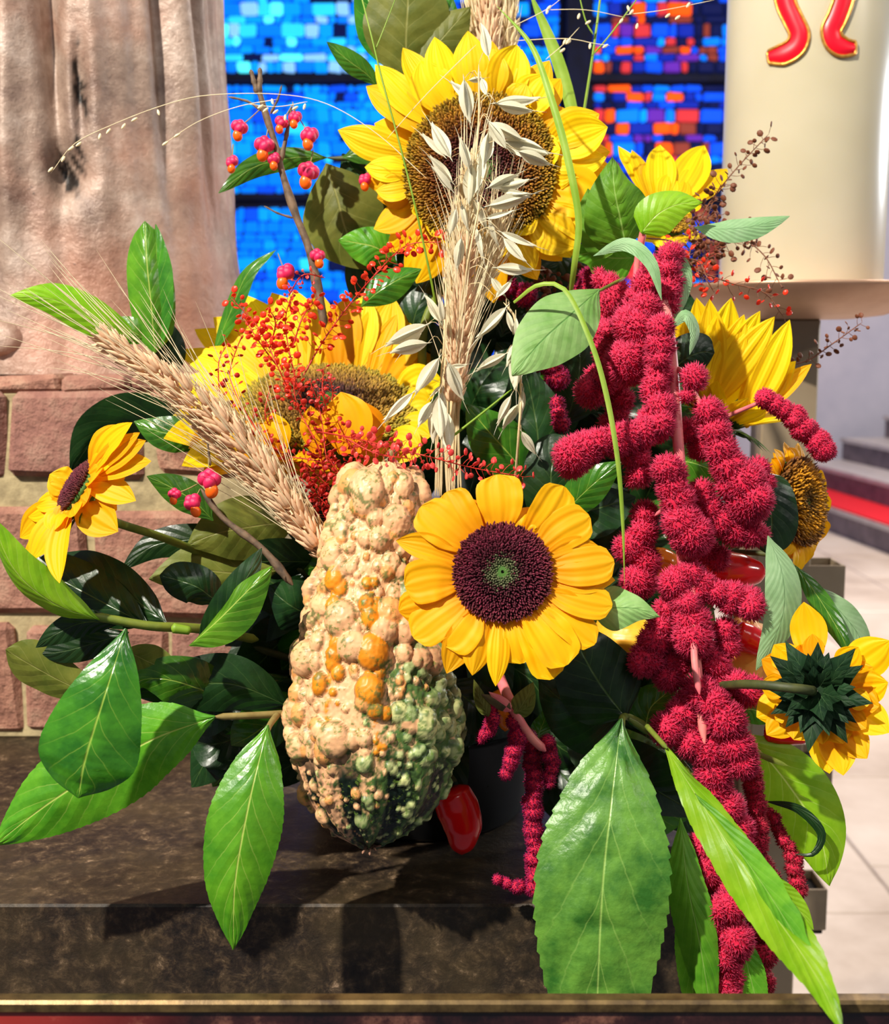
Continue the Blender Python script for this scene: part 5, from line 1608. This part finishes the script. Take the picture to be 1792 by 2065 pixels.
spray('dense bright red cress spray over the left petals of the wide sunflower', [[(600, 830), (560, 740), (520, 660), (465, 600)], [(620, 850), (590, 740), (575, 650), (590, 590)], [(560, 740), (530, 700), (490, 640)], [(590, 700), (610, 640), (640, 600)], [(545, 700), (555, 650), (540, 620)]], .87, 'pod_red', 'stem_red', .22, 14, 15)
spray('dark red open cress spray at the left of the wide sunflower, thin arching stems', [[(600, 950), (520, 870), (470, 780), (465, 740), (490, 670)], [(560, 930), (460, 850), (440, 740), (460, 690)], [(640, 980), (570, 900), (535, 840), (545, 780)]], .865, 'pod_crimson', 'stem_red', .10, 11, 18)
spray('red cress spray lying horizontally above the gourd and the front sunflower', [[(640, 870), (720, 885), (800, 905), (880, 925), (960, 945), (1058, 962)], [(690, 880), (760, 915), (830, 925)]], .80, 'pod_rose', 'stem_red', .22, 14, 24)
spray('tangled crimson cress spray in front of the lower disc of the wide sunflower', [[(660, 980), (640, 900), (600, 820), (590, 760)], [(690, 1000), (660, 930), (650, 860), (640, 800)], [(700, 960), (640, 930), (580, 920), (540, 900)], [(680, 990), (720, 940), (700, 890), (680, 850)]], .85, 'pod_crimson', 'stem_red', .15, 12, 16)
spray('dark crimson cress clump tucked at the top left of the gourd', [[(700, 1040), (670, 990), (620, 940)], [(690, 1050), (650, 1010), (600, 960)], [(700, 1030), (690, 970), (660, 920)], [(710, 1010), (720, 960), (700, 930)], [(670, 1060), (650, 1030), (640, 980)]], .84, 'pod_crimson', 'stem_red', .32, 12, 12)
spray('coral pink cress sprig over the dark centre of the wide sunflower', [[(648, 860), (640, 810), (625, 770)], [(660, 830), (650, 790), (652, 745)], [(650, 850), (670, 800), (665, 760)], [(655, 560), (610, 555), (580, 600)]], .86, 'pod_rose', 'stem_red', .2, 8, 12)
spray('thin red cress spray curving right in front of the dish under the candle', [[(1300, 480), (1360, 490), (1400, 540), (1470, 570), (1540, 590), (1580, 640)], [(1390, 540), (1420, 560), (1440, 590)], [(1380, 520), (1410, 530), (1425, 560)]], .92, 'pod_red', 'stem_brown', .13, 12, 26)
spray('brown cress spray slanting up right before the ivory candle', [[(1400, 470), (1430, 410), (1480, 345), (1550, 270)], [(1420, 450), (1440, 400), (1455, 370)]], .97, 'pod_brown', 'stem_brown', .16, 12, 20)
spray('brown cress spray arching down over the foot of the candle', [[(1440, 500), (1490, 480), (1540, 515), (1572, 572)], [(1430, 480), (1470, 490), (1500, 470), (1530, 480)]], .97, 'pod_brown', 'stem_brown', .17, 12, 24)
spray('small brown cress sprig standing out against the pale wall right of the stand', [[(1560, 740), (1625, 728), (1680, 692), (1738, 650)]], .95, 'pod_brown', 'stem_brown', .17, 11, 16)
spray('dusky brown cress tangle behind the upper amaranth leaves', [[(1380, 560), (1400, 480), (1440, 430)], [(1400, 560), (1430, 500), (1400, 440)], [(1370, 540), (1420, 520), (1460, 500)], [(1390, 500), (1440, 460), (1450, 430)]], .95, 'pod_brown', 'stem_brown', .22, 12, 16)
spray('brown cress scraps behind the pale leaf near the central bundle', [[(1060, 640), (1080, 590), (1110, 550)], [(1100, 640), (1110, 590), (1090, 550)], [(1130, 600), (1160, 560), (1200, 530)]], .96, 'pod_brown', 'stem_brown', .2, 14, 14)

# ------------------------------------------------------------------ grasses
def grass(label, root_px, blades_, panicles=(), name='grass_stem'):
    root = thing(name, label, 'grass', tuple(P(*root_px)))
    for pts, w_, flat in blades_:
        d = pts[0][2]
        if flat:
            blade('blade', root, PP(pts), w_*px(d), MT['grass'], shape='grass', fold=.4, roll=.2, nu=36, nv=5)
        else:
            tube('stem', root, PP(pts), [w_/2*px(d), w_/3*px(d)], MT['grass'], 5)
    for pts, m, seeds in panicles:
        d = pts[0][2]
        tube('panicle_stem', root, PP(pts), [.9*px(d), .6*px(d)], MT[m], 4)
        for (x, y) in seeds:
            place('seed', root, SEED, aim(P(x, y, d), cam_dir(rnd.uniform(-1, .2), -.6, .2), 15*px(d)))
    return root
b, f = ball_geo(6, 5, 1)
SEED = mesh_data('grass_seed', b*np.array([.2, .2, .5])+np.array([0, 0, .4]), f, MT['awn'])
grass('tall green grass blade crossing the right petals of the top sunflower', (1160, 540, .84), [([(1150, 590, .85), (1158, 530, .83), (1166, 440, .825), (1142, 310, .825), (1108, 190, .83), (1070, 90, .84), (1000, 10, .85)], 15, True)])
grass('pale green grass blade behind the top sunflower, running off the upper edge', (1155, 240, 1.0), [([(1160, 300, 1.0), (1152, 220, 1.0), (1120, 110, 1.0), (1066, -20, 1.0)], 26, True)])
grass('slim bent grass leaf hanging down before the amaranth', (1040, 600, .80), [([(1035, 610, .80), (1085, 574, .785), (1140, 585, .78), (1192, 690, .77), (1224, 800, .765), (1246, 930, .76), (1256, 1060, .76), (1259, 1180, .76)], 11, True)])
grass('thin green grass stalk on the left petals of the top sunflower', (870, 600, .86), [([(882, 640, .87), (868, 560, .86), (840, 430, .855), (808, 300, .855), (770, 160, .86), (748, 70, .87), (725, -20, .88)], 5, False), ([(755, 105, .87), (775, 55, .87), (800, -10, .87)], 3, False)])
grass('upright grass stalks with fine seed panicles right of the top sunflower', (1165, 260, .96), [([(1165, 300, .97), (1195, 110, .96), (1212, -20, .96)], 7, False), ([(1196, 110, .96), (1230, 70, .955), (1290, -10, .955)], 4, False), ([(1196, 70, .96), (1180, 40, .96), (1165, -20, .96)], 4, False)],
      [([(1100, 20, .95), (1180, 20, .95), (1260, 35, .95)], 'awn', [(1168, 28), (1190, 42), (1255, 38), (1285, 48)]), ([(1040, 82, .95), (1140, 78, .95), (1200, 88, .95), (1230, 92, .95)], 'awn', [(1072, 94), (1140, 80), (1150, 82), (1190, 88), (1225, 90)]),
       ([(1260, 30, .95), (1340, 20, .95), (1440, 0, .95)], 'awn', [(1265, 12), (1276, 20), (1350, 28), (1370, 32), (1390, 6)]), ([(1020, 60, .95), (1100, 20, .95), (1140, -10, .95)], 'awn', [(1110, 12), (1104, 18)]), ([(1100, 120, .95), (1135, 90, .95), (1168, 55, .95)], 'awn', [(1138, 98), (1150, 78)])])
grass('fine grass panicle arching left before the statue with small pale seeds', (740, 260, .9), [],
      [([(860, 360, .9), (760, 270, .9), (660, 210, .9), (560, 190, .9), (420, 192, .9), (330, 212, .9), (230, 250, .9), (150, 290, .9), (102, 350, .9)], 'awn', [(106, 338), (130, 316), (148, 296), (163, 287), (202, 270), (222, 260), (252, 250), (276, 238), (318, 222), (530, 212), (548, 200), (615, 210)]),
       ([(560, 200, .9), (480, 215, .9), (400, 245, .9), (336, 286, .9)], 'awn', [(338, 286), (362, 270)]), ([(620, 205, .9), (560, 215, .9), (500, 210, .9)], 'awn', [(540, 218), (560, 222), (600, 215), (575, 232)]),
       ([(960, 90, .9), (860, 190, .9), (780, 280, .9)], 'awn', [])])
grass('dry brown stalk lying across the foot of the oats', (910, 880, .84), [([(910, 882, .84), (970, 835, .84), (1032, 785, .84)], 6, False)])

# ------------------------------------------------------------------ peppers and small gourd
def pepper(label, x, y, d, lx, ly, r, mat, tipsharp=.12, name='chili_pepper', cat='pepper', dz=0.0, cap=True):
    a = P(x, y, d); b = P(lx, ly, d+dz)
    root = thing(name, label, cat, tuple(a))
    t = np.linspace(0, 1, 14)
    rr = r*px(d)*np.interp(t, [0, .08, .3, .6, .85, .96, 1], [.45, .9, 1, .9, .6, .35, tipsharp*.3])
    mid = (a+b)/2+RGT*.1*(b-a).length
    c = spline([tuple(a), tuple(mid), tuple(b)], 14)
    v, f = tube_geo(c, rr, 20, 30)
    o = part('pepper_body', root, v, f, mat)
    if cap:
        dr = (a-b).normalized()
        tube('stalk', root, [tuple(a+dr*r*.2*px(d)), tuple(a+dr*r*.9*px(d)), tuple(a+dr*r*1.5*px(d)+RGT*.003)], [r*.5*px(d), r*.2*px(d), r*.16*px(d)], MT['stem_dark'], 8)
    return root
MT['red_gloss'] = plain('pepper_skin_red', srgb(222, 6, 14), .18, srgb(240, 20, 22), 20, spec=.6)
MT['orange_gloss'] = plain('pepper_skin_orange', srgb(250, 120, 8), .2, srgb(252, 140, 14), 20, spec=.6)
pepper('red chili pepper tip glowing in the dark below the gourd', 905, 1590, .86, 930, 1724, 44, MT['red_gloss'])
pepper('glossy red pepper half hidden behind the amaranth, right of the orange one', 1420, 1150, .86, 1545, 1155, 40, MT['red_gloss'])
pepper('small orange pepper behind the amaranth strands', 1310, 1130, .86, 1372, 1150, 32, MT['orange_gloss'], cap=False)
pepper('red pepper behind the petals left of the turned away sunflower', 1480, 1275, .85, 1552, 1320, 30, MT['red_gloss'], cap=False)
pepper('small red pepper peeping out under the turned away sunflower', 1540, 1475, .84, 1630, 1492, 22, MT['red_gloss'], cap=False)
pepper('slim orange pepper behind the thin magenta amaranth', 1005, 1390, .86, 1018, 1475, 24, MT['orange_gloss'], cap=False)
yg = thing('bumpy_yellow_gourd', 'small bumpy yellow gourd mostly hidden below the dark drooping leaf', 'gourd', tuple(P(1262, 1290, .86)))
b, f = ball_geo(64, 40, 1)
h_ = 1+.05*np.abs(np.sin(b[:, 0]*16+2*b[:, 2]))*np.abs(np.sin(b[:, 2]*18))
part('gourd_body', yg, b*h_[:, None]*np.array([.030, .026, .020])+np.array(P(1275, 1290, .87)), f, plain('yellow_gourd_skin', srgb(232, 160, 24), .4, srgb(240, 184, 50), 60))
tube('stalk', yg, [tuple(P(1262, 1250, .87)), tuple(P(1258, 1225, .87))], .003, MT['stem_tan'], 6)
yg2 = thing('bumpy_yellow_gourd', 'pale orange bumpy gourd behind the tassels, left of the turned away sunflower', 'gourd', tuple(P(1500, 1330, .86)))
part('gourd_body', yg2, b*h_[:, None]*np.array([.022, .024, .030])+np.array(P(1498, 1330, .88)), f, plain('peach_gourd_skin', srgb(240, 150, 80), .4, srgb(244, 190, 90), 60))
tube('stalk', yg2, [tuple(P(1490, 1260, .88)), tuple(P(1486, 1235, .88))], .003, MT['stem_tan'], 6)
